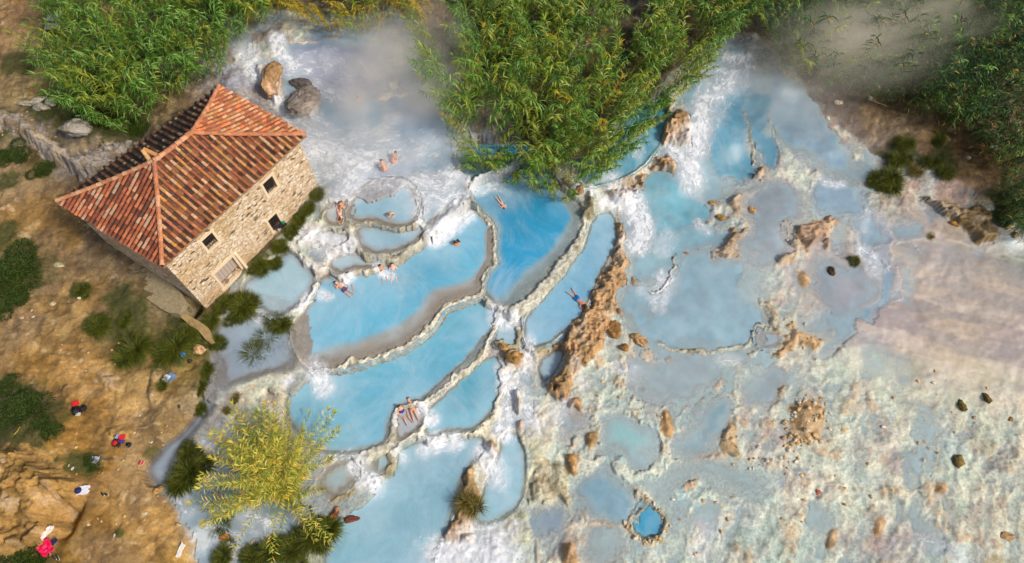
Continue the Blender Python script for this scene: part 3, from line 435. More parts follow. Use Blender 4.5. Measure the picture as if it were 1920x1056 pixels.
# masks: dry bank on the left, mineral flats elsewhere
bank = chaikin([P(*p, 2.6) for p in [(-900,1400),(365,1400),(358,1018),(347,990),(331,954),(313,929),(304,908),(285,894),(280,865),(296,851),(317,826),(342,812),(374,773),(381,748),(388,701),(404,660),(412,610),(400,580),(480,500),(540,450),(600,360),(560,270),(440,130),(450,70),(700,90),(760,60),(830,180),(870,270),(1060,330),(1200,200),(1380,80),(1460,150),(1560,240),(1700,320),(1720,290),(1820,350),(2000,480),(2600,500),(2600,-900),(-900,-900)]], 1)
bd = sdf(X+(fbm(X, Y, 1.2, 3, 5)-.5)*.8, Y+(fbm(X, Y, 1.2, 3, 6)-.5)*.8, bank)
soil = sstep(.25, -.35, bd)
n3 = fbm(X, Y, 3.0, 4, 35); n1 = fbm(X, Y, 3.0, 5, 31); n2 = fbm(X, Y, .7, 4, 41); rg = ridged(X, Y, 1.6, 5, 51); rg2 = ridged(X*1.0+n1*2, Y+n1*2, .55, 4, 61)
Z = Z0+(n1-.5)*.35+(n2-.5)*.10
Z += soil*((fbm(X, Y, .9, 5, 71)-.5)*.42+(ridged(X, Y, .5, 4, 77)-.5)*.20+(ridged(X, Y, 2.2, 4, 79)-.5)*.25)
flat = 1-soil
smoothmud = sstep(9, 4, np.hypot((X-P(1790,570,1.2)[0])/1.5, (Y-P(1790,570,1.2)[1])))   # calm mud flat on the right
crust = flat*(1-smoothmud)
rg3 = ridged(X+n2*.6, Y-n2*.6, .32, 3, 65); Z += crust*((rg-.5)*.16+(rg2-.5)*.13+(rg3-.5)*.07)
# crust colouring: pale mineral lace over greyer mud
lace = sstep(.50, .72, rg+.25*(n2-.5))
patch = sstep(.42, .58, fbm(X+40, Y, 1.7, 5, 83))
Lc = np.array(rgb(224,222,202)); Mc = np.array(rgb(176,150,145)); Gc = np.array(rgb(172,208,194)); Oc = np.array(rgb(200,164,118)); Bc = np.array(rgb(150,185,200))
def mixc(C, col, f): return C*(1-f[:, None])+col*f[:, None]
C = mixc(C, Lc, crust*lace*.60)
C = mixc(C, Mc, crust*patch*(1-lace)*.45)
C = mixc(C, Gc, crust*sstep(.5, .62, fbm(X-20, Y+5, 2.4, 5, 93))*.30)
C = mixc(C, Bc, crust*sstep(.55, .66, fbm(X+9, Y-35, 1.9, 4, 99))*.28)
orm = (X > P(1000,700,1)[0])*sstep(.62, .70, fbm(X+13, Y+77, 1.3, 5, 103))*sstep(.3, .6, rg2)
C = mixc(C, Oc, crust*orm*.6*sstep(.2, .6, n2)); Z += crust*orm*.10
C *= (1+crust*((rg2-.5)*.35+(rg3-.55)*.45))[:, None]; C = mixc(C, np.array(rgb(196,168,126)), crust*sstep(.66, .78, fbm(X, Y+50, .45, 3, 107))*.5); C = mixc(C, C*np.array([1.0, .97, .90]), smoothmud*flat); C = mixc(C, np.minimum(C*np.array([1.04, 1.0, .96]), .85), flat)
st = vnoise(X*.25+Y*.05, Y*2.2-X*.35, 7); C = mixc(C, np.array(rgb(140,132,132)), smoothmud*flat*sstep(.60, .9, st)*.5); m2_ = fbm((X*.95-Y*.3)/4.5, (Y*.95+X*.3)/.7, 1.0, 4, 241); C = mixc(C, np.array(rgb(150,146,146)), smoothmud*flat*sstep(.52, .68, m2_)*.55); C = mixc(C, np.array(rgb(206,196,182)), smoothmud*flat*sstep(.50, .38, m2_)*.45)
# running strips between the crusts: slightly sunken, mint and blue-grey
uu = (X*.42+Y*.91)+(n1-.5)*3; vv = (X*.91-Y*.42)+(n3-.5)*2.2
stk = fbm(uu/4.2, vv/.75, 1.0, 4, 221); run = crust*sstep(.50, .66, stk)*(X > -3); Z -= run*.075
C = mixc(C, np.array(rgb(164,190,190)), run*.38); C = mixc(C, np.array(rgb(150,150,152)), crust*(X > -3)*sstep(.60, .74, fbm(uu/3+9, vv/.6+4, 1.0, 4, 231))*.45)
# soil colouring
sn = fbm(X, Y, .8, 5, 113)
C = mixc(C, np.array(rgb(232,196,130)), soil*sstep(.55, .75, sn)*.40)
C = mixc(C, np.array(rgb(104,76,28)), soil*sstep(.49, .32, sn)*.5); C = mixc(C, np.array(rgb(156,130,96)), soil*sstep(.45, .62, n3)*.5); C = mixc(C, np.array(rgb(90,66,30)), soil*sstep(.70, .84, ridged(X, Y, 1.4, 4, 117))*.45)
C = mixc(C, C*np.array([.86, .88, .92]), soil)
C = mixc(C, np.array(rgb(236,215,175)), soil*sstep(.80, .90, vnoise(X*4, Y*4, 3))*sstep(.5, .6, n1)*.35)
grass = np.zeros(len(X))
GW = [(*ground_pt(u, v), r/33) for u, v, r in GREEN]
for gx, gy, gz, r in GW:
    d = np.hypot(X-gx, Y-gy)/r; grass = np.maximum(grass, sstep(1.15, .6, d+(n2-.5)*1.1))
C = mixc(C, np.array(rgb(62,70,22)), grass*.85*soil)
Z += grass*.06
# outcrops
for h, soft, col, pl in ROCKS:
    zc = float(np.mean([ground_pt(u, v)[2] for u, v in pl[::3]]))
    poly = chaikin([P(u, v, zc+h*.6) for u, v in pl], 1)
    ix = box_idx(X, Y, poly, .7)
    x, y = X[ix], Y[ix]
    wf = float(np.clip(min(np.ptp(poly[:, 0]), np.ptp(poly[:, 1]))/3.5, .3, 1))*1.9; jf = fbm(x, y, .4, 3, 133)-.5
    d = sdf(x+((n2[ix]-.5)*.5+jf*.35)*wf, y+((rg2[ix]-.5)*.4-jf*.3)*wf, poly)-.05
    m = sstep(.12, -soft, d); e = sstep(.10, -.05, d)
    rr = .5*ridged(x, y, 1.0, 4, 131)+.5*ridged(x, y, .34, 3, 135); top = zc+h*(.15+1.35*rr*m)
    Z[ix] = Z[ix]*(1-e)+np.maximum(Z[ix], (Z[ix]*(1-m)+top*m))*e
    k = fbm(x, y, .5, 4, 141)
    cc = np.array(rgb(*col))[None, :]*(0.50+1.0*k)[:, None]*(1-.55*sstep(.62, .75, fbm(x, y, .22, 3, 145)))[:, None]
    cc = cc*(1-sstep(.55, .72, fbm(x, y, .9, 4, 151))[:, None]*.5)+np.array(rgb(226,200,165))[None, :]*sstep(.55, .72, fbm(x, y, .9, 4, 151))[:, None]*.5
    mossy = sstep(.56, .66, fbm(x+5, y+3, .7, 4, 161))[:, None]*.6
    cc = cc*(1-mossy)+np.array(rgb(120,92,35))[None, :]*mossy
    C[ix] = C[ix]*(1-e[:, None]*.92)+cc*e[:, None]*.92
# retaining pit beside the house and the hollow at the lower left
for (u, v, r, dz) in [(352,585,.9,-1.2),(100,975,1.5,-.7),(125,950,1.0,-.4)]:
    gx, gy, gz = ground_pt(u, v); Z += dz*sstep(r, r*.55, np.hypot(X-gx, Y-gy))
# pools
PCW = np.zeros(len(X)); PCC = np.zeros((len(X), 3))
POOLDATA = []
for name, L, dep, sw, deep, shal, pl in sorted(POOLS, key=lambda p: p[1]):
    poly = chaikin([P(u, v, L) for u, v in pl], 2)
    ix = box_idx(X, Y, poly, 1.2); x, y = X[ix], Y[ix]
    d = sdf(x+(n2[ix]-.5)*.28, y+(rg2[ix]-.5)*.24, poly)
    soft = SOFT.get(name, 0)
    if soft: d = sdf(x+(n1[ix]-.5)*3.2*soft+(n2[ix]-.5)*1.1*soft, y+(n3[ix]-.5)*3.2*soft+(rg2[ix]-.5)*.7*soft, poly)
    d = d-.12-.25*soft
    dd = dep*sstep(0, sw+.9*soft, -d-.02)
    for sn_, w_, sl in SHELF:
        if sn_ == name:
            ld = line_d(x, y, PA(sl, L)); dd *= .16+.84*sstep(w_*.55, w_*1.35, ld+(n1[ix]-.5)*.8)
    dd = dd+.02
    fl = soft == 1
    S = bil(x, y, CZ)+.02 if fl else L
    if fl:
        hv = d < .25; dd = np.where(d < 0, dd, -.10*sstep(0, .3, d)+.02)
        Z[ix] = np.where(d < 0, S-dd, Z[ix]); k = sstep(.2, -.7, d); PCC[ix] = mixc(PCC[ix], np.array(rgb(*deep)), k); PCW[ix] = np.maximum(PCW[ix], k)
    else: Z[ix] = np.where(d < 0, L-dd, Z[ix])
    POOLDATA.append((name, L, dep, deep, shal, poly, ix, d))
for name, L, dep, deep, shal, poly, ix, d in POOLDATA:
    soft = SOFT.get(name, 0)
    if soft == 1: C[ix] = mixc(C[ix], np.array(rgb(*shal)), sstep(.25, -.35, d)*.8*flat[ix]); continue
    w = .03+.08*n2[ix]; b = (d >= 0) & (d < w+.2)
    crest = L+.05+.05*(n2[ix]-.5)*2-np.maximum(0, d-w)*5
    if soft:
        b = (d >= 0) & (d < 1.1); crest = L+.012+.05*(rg2[ix]-.5)-.10*np.maximum(0, d-.15)
    Z[ix] = np.where(b, np.maximum(Z[ix], crest), Z[ix])
    C[ix] = mixc(C[ix], np.array(rgb(*shal)), sstep(.0, -.25, d)*.8*flat[ix])
# dams
for cr, hw, col, pl in RIMS:
    rel = cr == 0; line = chaikin([P(u, v, cr) if not rel else ground_pt(u, v)[:2] for u, v in pl], 2, False)
    ix = box_idx(X, Y, line, 1.2); x, y = X[ix], Y[ix]
    jx, jy = fbm(x, y, .34, 3, 191)-.5, fbm(x, y, .34, 3, 195)-.5
    d = line_d(x+(n2[ix]-.5)*.30+jx*.42, y+(rg2[ix]-.5)*.22+jy*.42, line)
    w = hw*(.34+.62*vnoise(x*1.7, y*1.7, 9))
    bead = .6*vnoise(x*3.6, y*3.6, 15)+.4*vnoise(x*8, y*8, 16)
    if rel: cr = bil(x, y, CZ)+.10
    z = cr+.10*(bead-.5)*2-np.maximum(0, d-w*.75)*(2.6+4.5*bead)-(d/w)**2*.03
    k = d < w*2.2
    Z[ix] = np.where(k, np.maximum(Z[ix], z), Z[ix])
    e = np.maximum(sstep(w*1.6, w*.9, d), .75*sstep(.62, .72, vnoise(x*2.6, y*2.6, 33))*sstep(w*3.2, w*1.5, d))*.92
    cc = np.array(rgb(*col))[None, :]*(.62+.72*bead)[:, None]
    ms = sstep(.55, .68, fbm(x, y, .5, 3, 171))[:, None]*.6
    cc = cc*(1-ms)+np.array(rgb(132,122,76))[None, :]*ms
    C[ix] = C[ix]*(1-e[:, None])+cc*e[:, None]
# white water mask in the place itself
FW = [(r, s, np.array([ground_pt(u, v)[:2] for u, v in pl])) for r, s, pl in FOAM]
def foam_at(x, y, want=False):
    f = np.zeros(len(x)); fs = np.zeros((len(x), 3)); best = np.full(len(x), 9.)
    for n_, (r, s, pl) in enumerate(FW):
        ix = box_idx(x, y, pl, r*2.2); acc = 0
        if not len(ix): continue
        xx, yy = x[ix], y[ix]; dm = np.full(len(ix), 1e9); sc = np.zeros((len(ix), 2))
        for i in range(len(pl)-1):
            d2, t_ = seg_d2(xx, yy, pl[i], pl[i+1]); e = pl[i+1]-pl[i]; L = np.linalg.norm(e)+1e-6; e = e/L
            k = d2 < dm; dm = np.where(k, d2, dm)
            sc[k, 0] = acc+((xx-pl[i][0])*e[0]+(yy-pl[i][1])*e[1])[k]; sc[k, 1] = ((xx-pl[i][0])*-e[1]+(yy-pl[i][1])*e[0])[k]; acc += L
        dm = np.sqrt(dm); v = s*sstep(1.9*r, .2*r, dm+(fbm(xx, yy, .8, 3, 61)-.5)*r*.9)
        f[ix] = np.maximum(f[ix], v); k = dm/r < best[ix]; best[ix] = np.where(k, dm/r, best[ix]); j = ix[k]; fs[j, 0] = sc[k, 0]*.8+n_*3; fs[j, 1] = sc[k, 1]*1.9
    return (f, fs) if want else f
FM, FS = foam_at(X, Y, True); FM = FM*(1-soil*.7)
Z += (FM > .1)*FM*(fbm(X, Y, .45, 3, 181)-.5)*.22
C = np.clip(C, .005, .9)
ny, nx = SH2
ii = np.arange(ny*nx).reshape(ny, nx)
F = np.stack([ii[:-1, :-1], ii[:-1, 1:], ii[1:, 1:], ii[1:, :-1]], -1).reshape(-1, 4)
WET = np.clip(flat*.9, 0, 1); GRIT = np.clip(1-smoothmud*flat*.9, 0, 1)

def near_foam(x, y):
    f = np.zeros(len(x))
    for r, s, pl in FW:
        ix = box_idx(x, y, pl, 3.6)
        if len(ix): f[ix] = np.maximum(f[ix], .42*min(s, 1)*sstep(3.4, .3, line_d(x[ix], y[ix], pl)+(fbm(x[ix], y[ix], 1.6, 4, 63)-.5)*2.2))
    return f
def foam_nodes(t, co, fattr):
    fv = nd(t, 'ShaderNodeAttribute', attribute_name='fs'); n = noise_n(t, 1.5, 8, .68, 1.0, fv.outputs['Vector']); n2_ = noise_n(t, 6, 7, .72, .8, co)
    a = math_n(t, 'MULTIPLY_ADD', n.outputs[0], 2.2, -1.35); a = math_n(t, 'MULTIPLY_ADD', n2_.outputs[0], .8, math_n(t, 'ADD', a, -.35))
    a = math_n(t, 'ADD', a, math_n(t, 'MULTIPLY', fattr, .90))
    n4 = noise_n(t, 2.2, 8, .66, .5, co); a = math_n(t, 'MULTIPLY_ADD', n4.outputs[0], 1.1, math_n(t, 'ADD', a, -.55)); g = math_n(t, 'MULTIPLY', ramp(t, a, .0, .95), ramp(t, fattr, .02, .3))
    veil = math_n(t, 'MULTIPLY', ramp(t, fattr, .05, 1.0), .5)
    return math_n(t, 'MAXIMUM', g, veil), n2_.outputs[0]
GM, t, b = material('ground_surface', .85); co = objco(t)
ca = nd(t, 'ShaderNodeAttribute', attribute_name='Col'); fa = nd(t, 'ShaderNodeAttribute', attribute_name='foam'); wa = nd(t, 'ShaderNodeAttribute', attribute_name='wet')
nf = noise_n(t, 6, 8, .68, .3, co); nf2 = noise_n(t, 26, 6, .7, 0, co); nf3 = noise_n(t, 1.3, 6, .6, .6, co)
gr = nd(t, 'ShaderNodeAttribute', attribute_name='grit').outputs['Fac']
v = math_n(t, 'MULTIPLY', ramp(t, nf.outputs[0], .3, .7, .74, 1.24), ramp(t, nf2.outputs[0], .3, .72, .88, 1.1))
v = math_n(t, 'MULTIPLY_ADD', math_n(t, 'SUBTRACT', v, 1.0), gr, 1.0)
v = math_n(t, 'MULTIPLY', v, ramp(t, nf3.outputs[0], .3, .7, .9, 1.1))
sc = nd(t, 'ShaderNodeVectorMath', operation='SCALE'); t.links.new(ca.outputs[0], sc.inputs[0]); t.links.new(v, sc.inputs[3])
vo = nd(t, 'ShaderNodeTexVoronoi', feature='F1'); vo.inputs['Scale'].default_value = 7; t.links.new(co, vo.inputs['Vector'])
peb = math_n(t, 'MULTIPLY', ramp(t, vo.outputs['Distance'], .22, .1), ramp(t, nf3.outputs[0], .52, .64)); peb = math_n(t, 'MULTIPLY', peb, gr)
hs = mix_c(t, math_n(t, 'MULTIPLY', peb, .45), sc.outputs[0], rgb(214,190,150))
fo, fn = foam_nodes(t, co, fa.outputs['Fac'])
cc_ = mix_c(t, fo, hs, rgb(236,240,246))
t.links.new(cc_, b.inputs['Base Color'])
t.links.new(ramp(t, wa.outputs['Fac'], 0, 1, .9, .45), b.inputs['Roughness'])
hh = math_n(t, 'ADD', math_n(t, 'MULTIPLY', nf.outputs[0], .7), math_n(t, 'MULTIPLY', nf2.outputs[0], .35)); hh = math_n(t, 'ADD', hh, math_n(t, 'MULTIPLY', peb, .2)); hh = math_n(t, 'MULTIPLY', hh, gr)
bump_n(t, hh, .75, .16, b)
gme = mesh_np('ground', np.stack([X, Y, Z], 1), F, {'Col': C, 'foam': FM, 'wet': WET, 'fs': FS, 'grit': GRIT}, True, [GM])
tag(link('ground', gme), kind='structure')
ZG = Z.reshape(SH2)
def zat(x, y):
    i = min(max(np.searchsorted(GX, x)-1, 0), len(GX)-2); j = min(max(np.searchsorted(GY, y)-1, 0), len(GY)-2)
    return float(ZG[j, i])
def zat_v(x, y):
    i = np.clip(np.searchsorted(GX, x)-1, 0, len(GX)-2); j = np.clip(np.searchsorted(GY, y)-1, 0, len(GY)-2)
    return ZG[j, i]
def on_ground(u, v):
    """point of the modelled ground under photograph pixel u, v"""
    z = ground_pt(u, v)[2]
    for _ in range(4):
        x, y = P(u, v, z); z = zat(x, y)
    x, y = P(u, v, z); return x, y, z

# ------------------------------------------------------------------ milky spring water, one sheet per pool
WM, t, b = material('spring_water', .12); co = objco(t)
ca = nd(t, 'ShaderNodeAttribute', attribute_name='Col'); fa = nd(t, 'ShaderNodeAttribute', attribute_name='foam'); aa = nd(t, 'ShaderNodeAttribute', attribute_name='milk')
n = noise_n(t, .55, 7, .62, 1.6, co); v = ramp(t, n.outputs[0], .3, .7, .93, 1.07); cl = noise_n(t, .22, 8, .66, 2.2, co)
sc = nd(t, 'ShaderNodeVectorMath', operation='SCALE'); t.links.new(ca.outputs[0], sc.inputs[0]); t.links.new(v, sc.inputs[3])
fo, fn = foam_nodes(t, co, fa.outputs['Fac'])
wc = mix_c(t, math_n(t, 'MULTIPLY', ramp(t, cl.outputs[0], .42, .74), .42), sc.outputs[0], rgb(186,208,220))
t.links.new(mix_c(t, fo, wc, rgb(238,242,248)), b.inputs['Base Color'])
t.links.new(ramp(t, fo, 0, 1, .10, .7), b.inputs['Roughness'])
rp = noise_n(t, 9, 4, .6, .4, co); hb = math_n(t, 'ADD', math_n(t, 'MULTIPLY', rp.outputs[0], .5), math_n(t, 'MULTIPLY', fo, math_n(t, 'MULTIPLY', fn, 2.0)))
bump_n(t, hb, .5, .08, b)
tr = nd(t, 'ShaderNodeBsdfTransparent'); mx = nd(t, 'ShaderNodeMixShader')
t.links.new(math_n(t, 'MAXIMUM', aa.outputs['Fac'], fo), mx.inputs[0]); t.links.new(tr.outputs[0], mx.inputs[1]); t.links.new(b.outputs[0], mx.inputs[2])
t.links.new(mx.outputs[0], t.nodes['Material Output'].inputs[0])
DARK = [(*P(u, v, 2.5), r/27, s) for u, v, r, s in [(960,350,120,.45),(985,325,75,.8),(1030,330,50,.7),(930,360,60,.25),(1225,215,60,.3),(870,300,60,.3),(835,440,30,.25),(770,500,70,.30),(880,290,30,.4),(640,540,40,.25),(870,700,60,.12),(860,740,40,.2),(830,850,50,.25),(760,850,40,.15),(905,700,40,.2),(770,970,60,.05)]]
TEALC = np.array(rgb(8,112,150))
for name, L, dep, deep, shal, poly, ix, d in POOLDATA:
    if SOFT.get(name, 0) == 1: continue
    g_ = .5+1.7*SOFT.get(name, 0); x0, x1, y0, y1 = poly[:, 0].min()-g_, poly[:, 0].max()+g_, poly[:, 1].min()-g_, poly[:, 1].max()+g_
    st_ = .1; ax = np.arange(x0, x1+st_, st_); ay = np.arange(y0, y1+st_, st_)
    wx_, wy_ = np.meshgrid(ax, ay); s2 = wx_.shape; wx_ = wx_.ravel(); wy_ = wy_.ravel()
    zg = zat_v(wx_, wy_)
    DF = np.full(len(X), 9.0); DF[ix] = d; DF = DF.reshape(SH2)
    dd = DF[np.clip(np.searchsorted(GY, wy_)-1, 0, len(GY)-1), np.clip(np.searchsorted(GX, wx_)-1, 0, len(GX)-1)]
    fl = SOFT.get(name, 0) == 1; LL = bil(wx_, wy_, CZ)+.02 if fl else np.full(len(wx_), L); dp = LL-zg
    keep = dd < (.26 if not fl else .12)
    id2 = np.arange(len(wx_)).reshape(s2); fq = np.stack([id2[:-1, :-1], id2[:-1, 1:], id2[1:, 1:], id2[1:, :-1]], -1).reshape(-1, 4)
    fq = fq[keep[fq].all(1)]
    used = np.unique(fq); rm = np.zeros(len(wx_), int); rm[used] = np.arange(len(used)); fq = rm[fq]
    wx_, wy_, dp, LL = wx_[used], wy_[used], dp[used], LL[used]
    f = sstep(.06, min(dep*.95, .55) if dep > .3 else dep, dp)
    cc = np.array(rgb(*shal))[None, :]*(1-f[:, None])+np.array(rgb(*deep))[None, :]*f[:, None]
    for gx, gy, r, s in DARK:
        k = (s*sstep(1.3, .1, np.hypot(wx_-gx, wy_-gy)/r))[:, None]*f[:, None]; cc = cc*(1-k)+TEALC*k
    k = (near_foam(wx_, wy_)*f)[:, None]; cc = cc*(1-k)+np.array(rgb(184,210,224))*k
    milk = np.clip(sstep(-.01, .16, dp)*.9, 0, .9) if fl else np.clip(.25+sstep(0, .22, dp)*.8, 0, .97)
    ff, fs_ = foam_at(wx_, wy_, True)
    zz = LL+(fbm(wx_, wy_, .5, 3, 5)-.5)*.015+ff*(fbm(wx_, wy_, .35, 3, 8)-.4)*.18
    tag(link('water', mesh_np('water', np.stack([wx_, wy_, zz], 1), fq, {'Col': cc, 'foam': ff, 'milk': milk, 'fs': fs_}, True, [WM])), kind='structure')

# thin running film of milky water over the whole mineral slope; crust stands out of it where it is higher
FP = [(1400,325,-.10),(1425,350,-.04),(1500,325,-.08),(1465,308,-.08),(1480,445,-.12),(1500,490,-.10),(1385,372,-.10),(1540,325,-.06),(1620,375,-.10),(1600,468,-.09),(1700,375,-.12),(1650,400,-.08),(1470,555,-.10),(1458,625,-.10),(1520,440,-.08),(1580,320,-.04),(1240,548,-.05),(1250,480,.02),(1360,400,-.05),(1410,420,-.05),(1530,590,-.04),(1500,640,-.1),(1660,450,-.06),(1560,420,-.08),(1620,520,.03),(1420,300,-.05),(1270,500,-.02),(1180,560,.05),(1330,590,.12),(1380,560,.1),(1290,620,.1),(1560,370,.06),(1440,400,.04),(1350,240,.12),(560,150,.10),(500,250,.05),(640,220,.12),(700,140,.12),(620,300,.12),(740,260,.14),(820,260,.14),(800,320,.12),(700,350,.10),(600,420,.03),(560,470,.03),(640,360,.06),(440,180,.05),
(460,700,-.05),(440,800,-.05),(400,860,.06),(400,950,.10),(500,900,.10),(600,930,.06),(480,1000,.08),(380,1040,.08),(1380,120,.10),(1430,200,.12),(1500,240,.14),(1560,280,.12),(1620,330,.04),(1350,300,.10),(1420,330,.06),(1470,370,.04),(1300,360,.10),(1250,400,.10),(1230,470,.10),(1300,460,.06),(1380,430,.02),(1450,450,.03),(1500,300,.03),
(1540,330,.0),(1600,400,.02),(1560,450,-.02),(1500,500,.04),(1560,540,.08),(1600,600,.10),(1620,560,.0),(1500,580,.05),(1450,560,.0),(1180,700,.04),(1120,720,.0),(1060,760,.0),(1250,700,.06),(1320,690,.06),(1400,720,.06),(1480,700,.06),(1440,640,.03),(1200,780,.05),(1150,830,.06),(1330,790,.06),(1260,860,.05),(1230,900,.06),(1130,940,.08),(1300,930,.04),
(1080,1000,.0),(1020,880,-.15),(1000,720,-.03),(960,780,.05),(990,1000,-.06),(1150,1030,.02),(1400,830,-.04),(1500,820,-.12),(1600,720,.02),(1550,760,.02),(1480,880,-.04),(1400,940,.03),(1600,880,.03),(1540,700,.03),(1700,820,-.02),(1650,760,.02),(1700,930,.0),(1600,1000,.0),(1800,850,-.10),(1850,950,-.15),(1750,1020,.0),(1750,560,-.10),(1850,600,-.12),(1750,480,-.05),(1850,460,-.03),(1680,600,-.06),(1800,700,-.10),(1700,520,-.05),(1900,800,-.25),(1400,1020,-.02),(1300,1020,.0),
(1700,330,-.3),(1700,420,.0),(1800,400,-.05),(860,1040,-.1),(1070,850,-.05),(920,1030,-.05),(970,680,-.1),(1120,370,-.05),(2000,700,-.15),(2000,1100,-.3),(1350,500,.05),(300,900,.0),(1640,280,.1)]
FPW = np.array([(*ground_pt(u, v)[:2], o) for u, v, o in FP])
sx = slice(np.searchsorted(GX, -25), np.searchsorted(GX, 42)); sy = slice(0, np.searchsorted(GY, 50))
st2 = 2
fx = GX[sx][::st2]; fy = GY[sy][::st2]; WX, WY = np.meshgrid(fx, fy); s2 = WX.shape; WX = WX.ravel(); WY = WY.ravel()
OG = 0; den = 0
lx = np.arange(-26, 44, .8); ly = np.arange(0, 52, .8); LX, LY = np.meshgrid(lx, ly)
for px_, py_, o in FPW:
    w = 1/(((LX-px_)**2+(LY-py_)**2+.5)**1.8); OG = OG+w*o; den = den+w
OG = OG/den
i = np.clip(np.searchsorted(lx, WX)-1, 0, len(lx)-2); j = np.clip(np.searchsorted(ly, WY)-1, 0, len(ly)-2); a_ = (WX-lx[i])/.8; b_ = (WY-ly[j])/.8
off = (OG[j, i]*(1-a_)+OG[j, i+1]*a_)*(1-b_)+(OG[j+1, i]*(1-a_)+OG[j+1, i+1]*a_)*b_
off = off+.012*sstep(P(1080, 600, 1)[0], P(1200, 600, 1)[0], WX)*sstep(-.12, -.04, off)*sstep(P(1200, 720, 1)[1], P(1200, 620, 1)[1], WY)-.02*sstep(P(1200, 700, 1)[1], P(1200, 780, 1)[1], WY)*(WX > 3); lev = bil(WX, WY, CZ)+off+.015; ZT = ZG[sy, sx][::st2, ::st2].ravel(); dp = lev-ZT
flt = flat.reshape(SH2)[sy, sx][::st2, ::st2].ravel()
pm = np.zeros(len(X), bool)
for name, L, dep, deep, shal, poly, ix, d in POOLDATA:
    if SOFT.get(name, 0) != 1: pm[ix[d < .12]] = True
PMs = pm.reshape(SH2)[sy, sx][::st2, ::st2].ravel()
ok = (dp > -.06) & (flt > .5) & ~PMs & (dp < 1.1)
PW1 = PCW.reshape(SH2)[sy, sx][::st2, ::st2].ravel(); PC1 = PCC.reshape(SH2+(3,))[sy, sx][::st2, ::st2].reshape(-1, 3)
id2 = np.arange(len(WX)).reshape(s2); fq = np.stack([id2[:-1, :-1], id2[:-1, 1:], id2[1:, 1:], id2[1:, :-1]], -1).reshape(-1, 4); fq = fq[ok[fq].all(1)]
used = np.unique(fq); rm = np.zeros(len(WX), int); rm[used] = np.arange(len(used)); fq = rm[fq]
WX, WY, dp, lev, off = WX[used], WY[used], dp[used], lev[used], off[used]
hue = sstep(.42, .6, fbm(WX, WY, 5, 4, 201)); left = sstep(6, 2, WX)
low = sstep(P(1200, 640, 1)[1], P(1200, 760, 1)[1], WY)[:, None]*(WX > 2)[:, None]; c0 = np.array(rgb(178,190,196)); c1 = np.array(rgb(152,186,202))*(1-low)+np.array(rgb(172,196,200))*low; c2 = np.array(rgb(174,194,192))
f = sstep(.0, .16, dp)[:, None]; cc = c0*(1-f)+(c1*(1-hue[:, None]*.6)+c2*hue[:, None]*.6)*f
cc = cc*(1-.5*left[:, None])+np.array(rgb(150,172,196))*.5*left[:, None]
k = (PW1[used]*sstep(.04, .22, dp))[:, None]; cc = cc*(1-k)+PC1[used]*k
ff, fs_ = foam_at(WX, WY, True)
zz = lev+(fbm(WX, WY, .5, 3, 5)-.5)*.012+ff*(fbm(WX, WY, .35, 3, 8)-.4)*.12
tag(link('water', mesh_np('water', np.stack([WX, WY, zz], 1), fq, {'Col': cc, 'foam': ff, 'milk': np.clip(sstep(-.03, .14, dp)*.82*(.55+.6*fbm(WX, WY, .9, 4, 211)), 0, .82), 'fs': fs_}, True, [WM])), kind='structure')
# ================================================================== THE OLD MILL HOUSE
house = thing('stone_mill_house', 'old stone mill house with a hipped terracotta tile roof beside the pools', 'house', (-19.45, 22.5, 2.4))
HO = np.array([-19.45, 22.5, 2.4])
EZ, RZ = 8.6, 10.6
eA, eB, eC, eD = [np.array(P(u, v, EZ)) for u, v in ((305,500),(573,253),(412,163),(108,378))]
rS, rN = [np.array(P(u, v, RZ)) for u, v in ((290,303),(360,250))]
roof_m = attr_mat('roof_tile', 'Col', .82, .28, 9, .5, .03)
def unit(v): return v/np.linalg.norm(v)
def arc_tube(p0, p1, r0, r1, up, n=5, ang=R(180)):
    ax = unit(p1-p0); sd = unit(np.cross(ax, up)); up = np.cross(sd, ax); V = []
    for p, r in ((p0, r0), (p1, r1)):
        for i in range(n+1):
            a = -ang/2+ang*i/n; V.append(p+sd*math.sin(a)*r+up*math.cos(a)*r)
    F = [(i, i+1, n+2+i, n+1+i) for i in range(n)]
    return V, F
class MB:
    def __init__(s): s.V = []; s.F = []; s.C = []
    def add(s, V, F, c):
        o = len(s.V); s.V += [tuple(v) for v in V]; s.F += [tuple(i+o for i in f) for f in F]; s.C += [c]*len(V)
    def build(s, name, mats, parent=None, origin=(0, 0, 0), smooth=False, attr='Col'):
        me = bpy.data.meshes.new(name); o = Vector(origin); me.from_pydata([Vector(v)-o for v in s.V], [], s.F)
        at = me.color_attributes.new(attr, 'FLOAT_COLOR', 'POINT'); at.data.foreach_set('color', np.hstack([np.array(s.C, np.float32), np.ones((len(s.C), 1), np.float32)]).ravel())
        for m in (mats if isinstance(mats, (list, tuple)) else [mats]): me.materials.append(m)
        if smooth: me.polygons.foreach_set('use_smooth', [True]*len(me.polygons))
        return link(name, me, parent)
def pick(pal, var=.18):
    c = rgb(*random.choice(pal)); k = 1+random.uniform(-var, var); return tuple(min(.9, x*k) for x in c)
ORG = [(190,124,80),(176,110,70),(200,146,104),(162,94,62),(200,158,118),(182,118,68),(172,106,78),(208,164,126),(152,102,60),(182,138,84)]
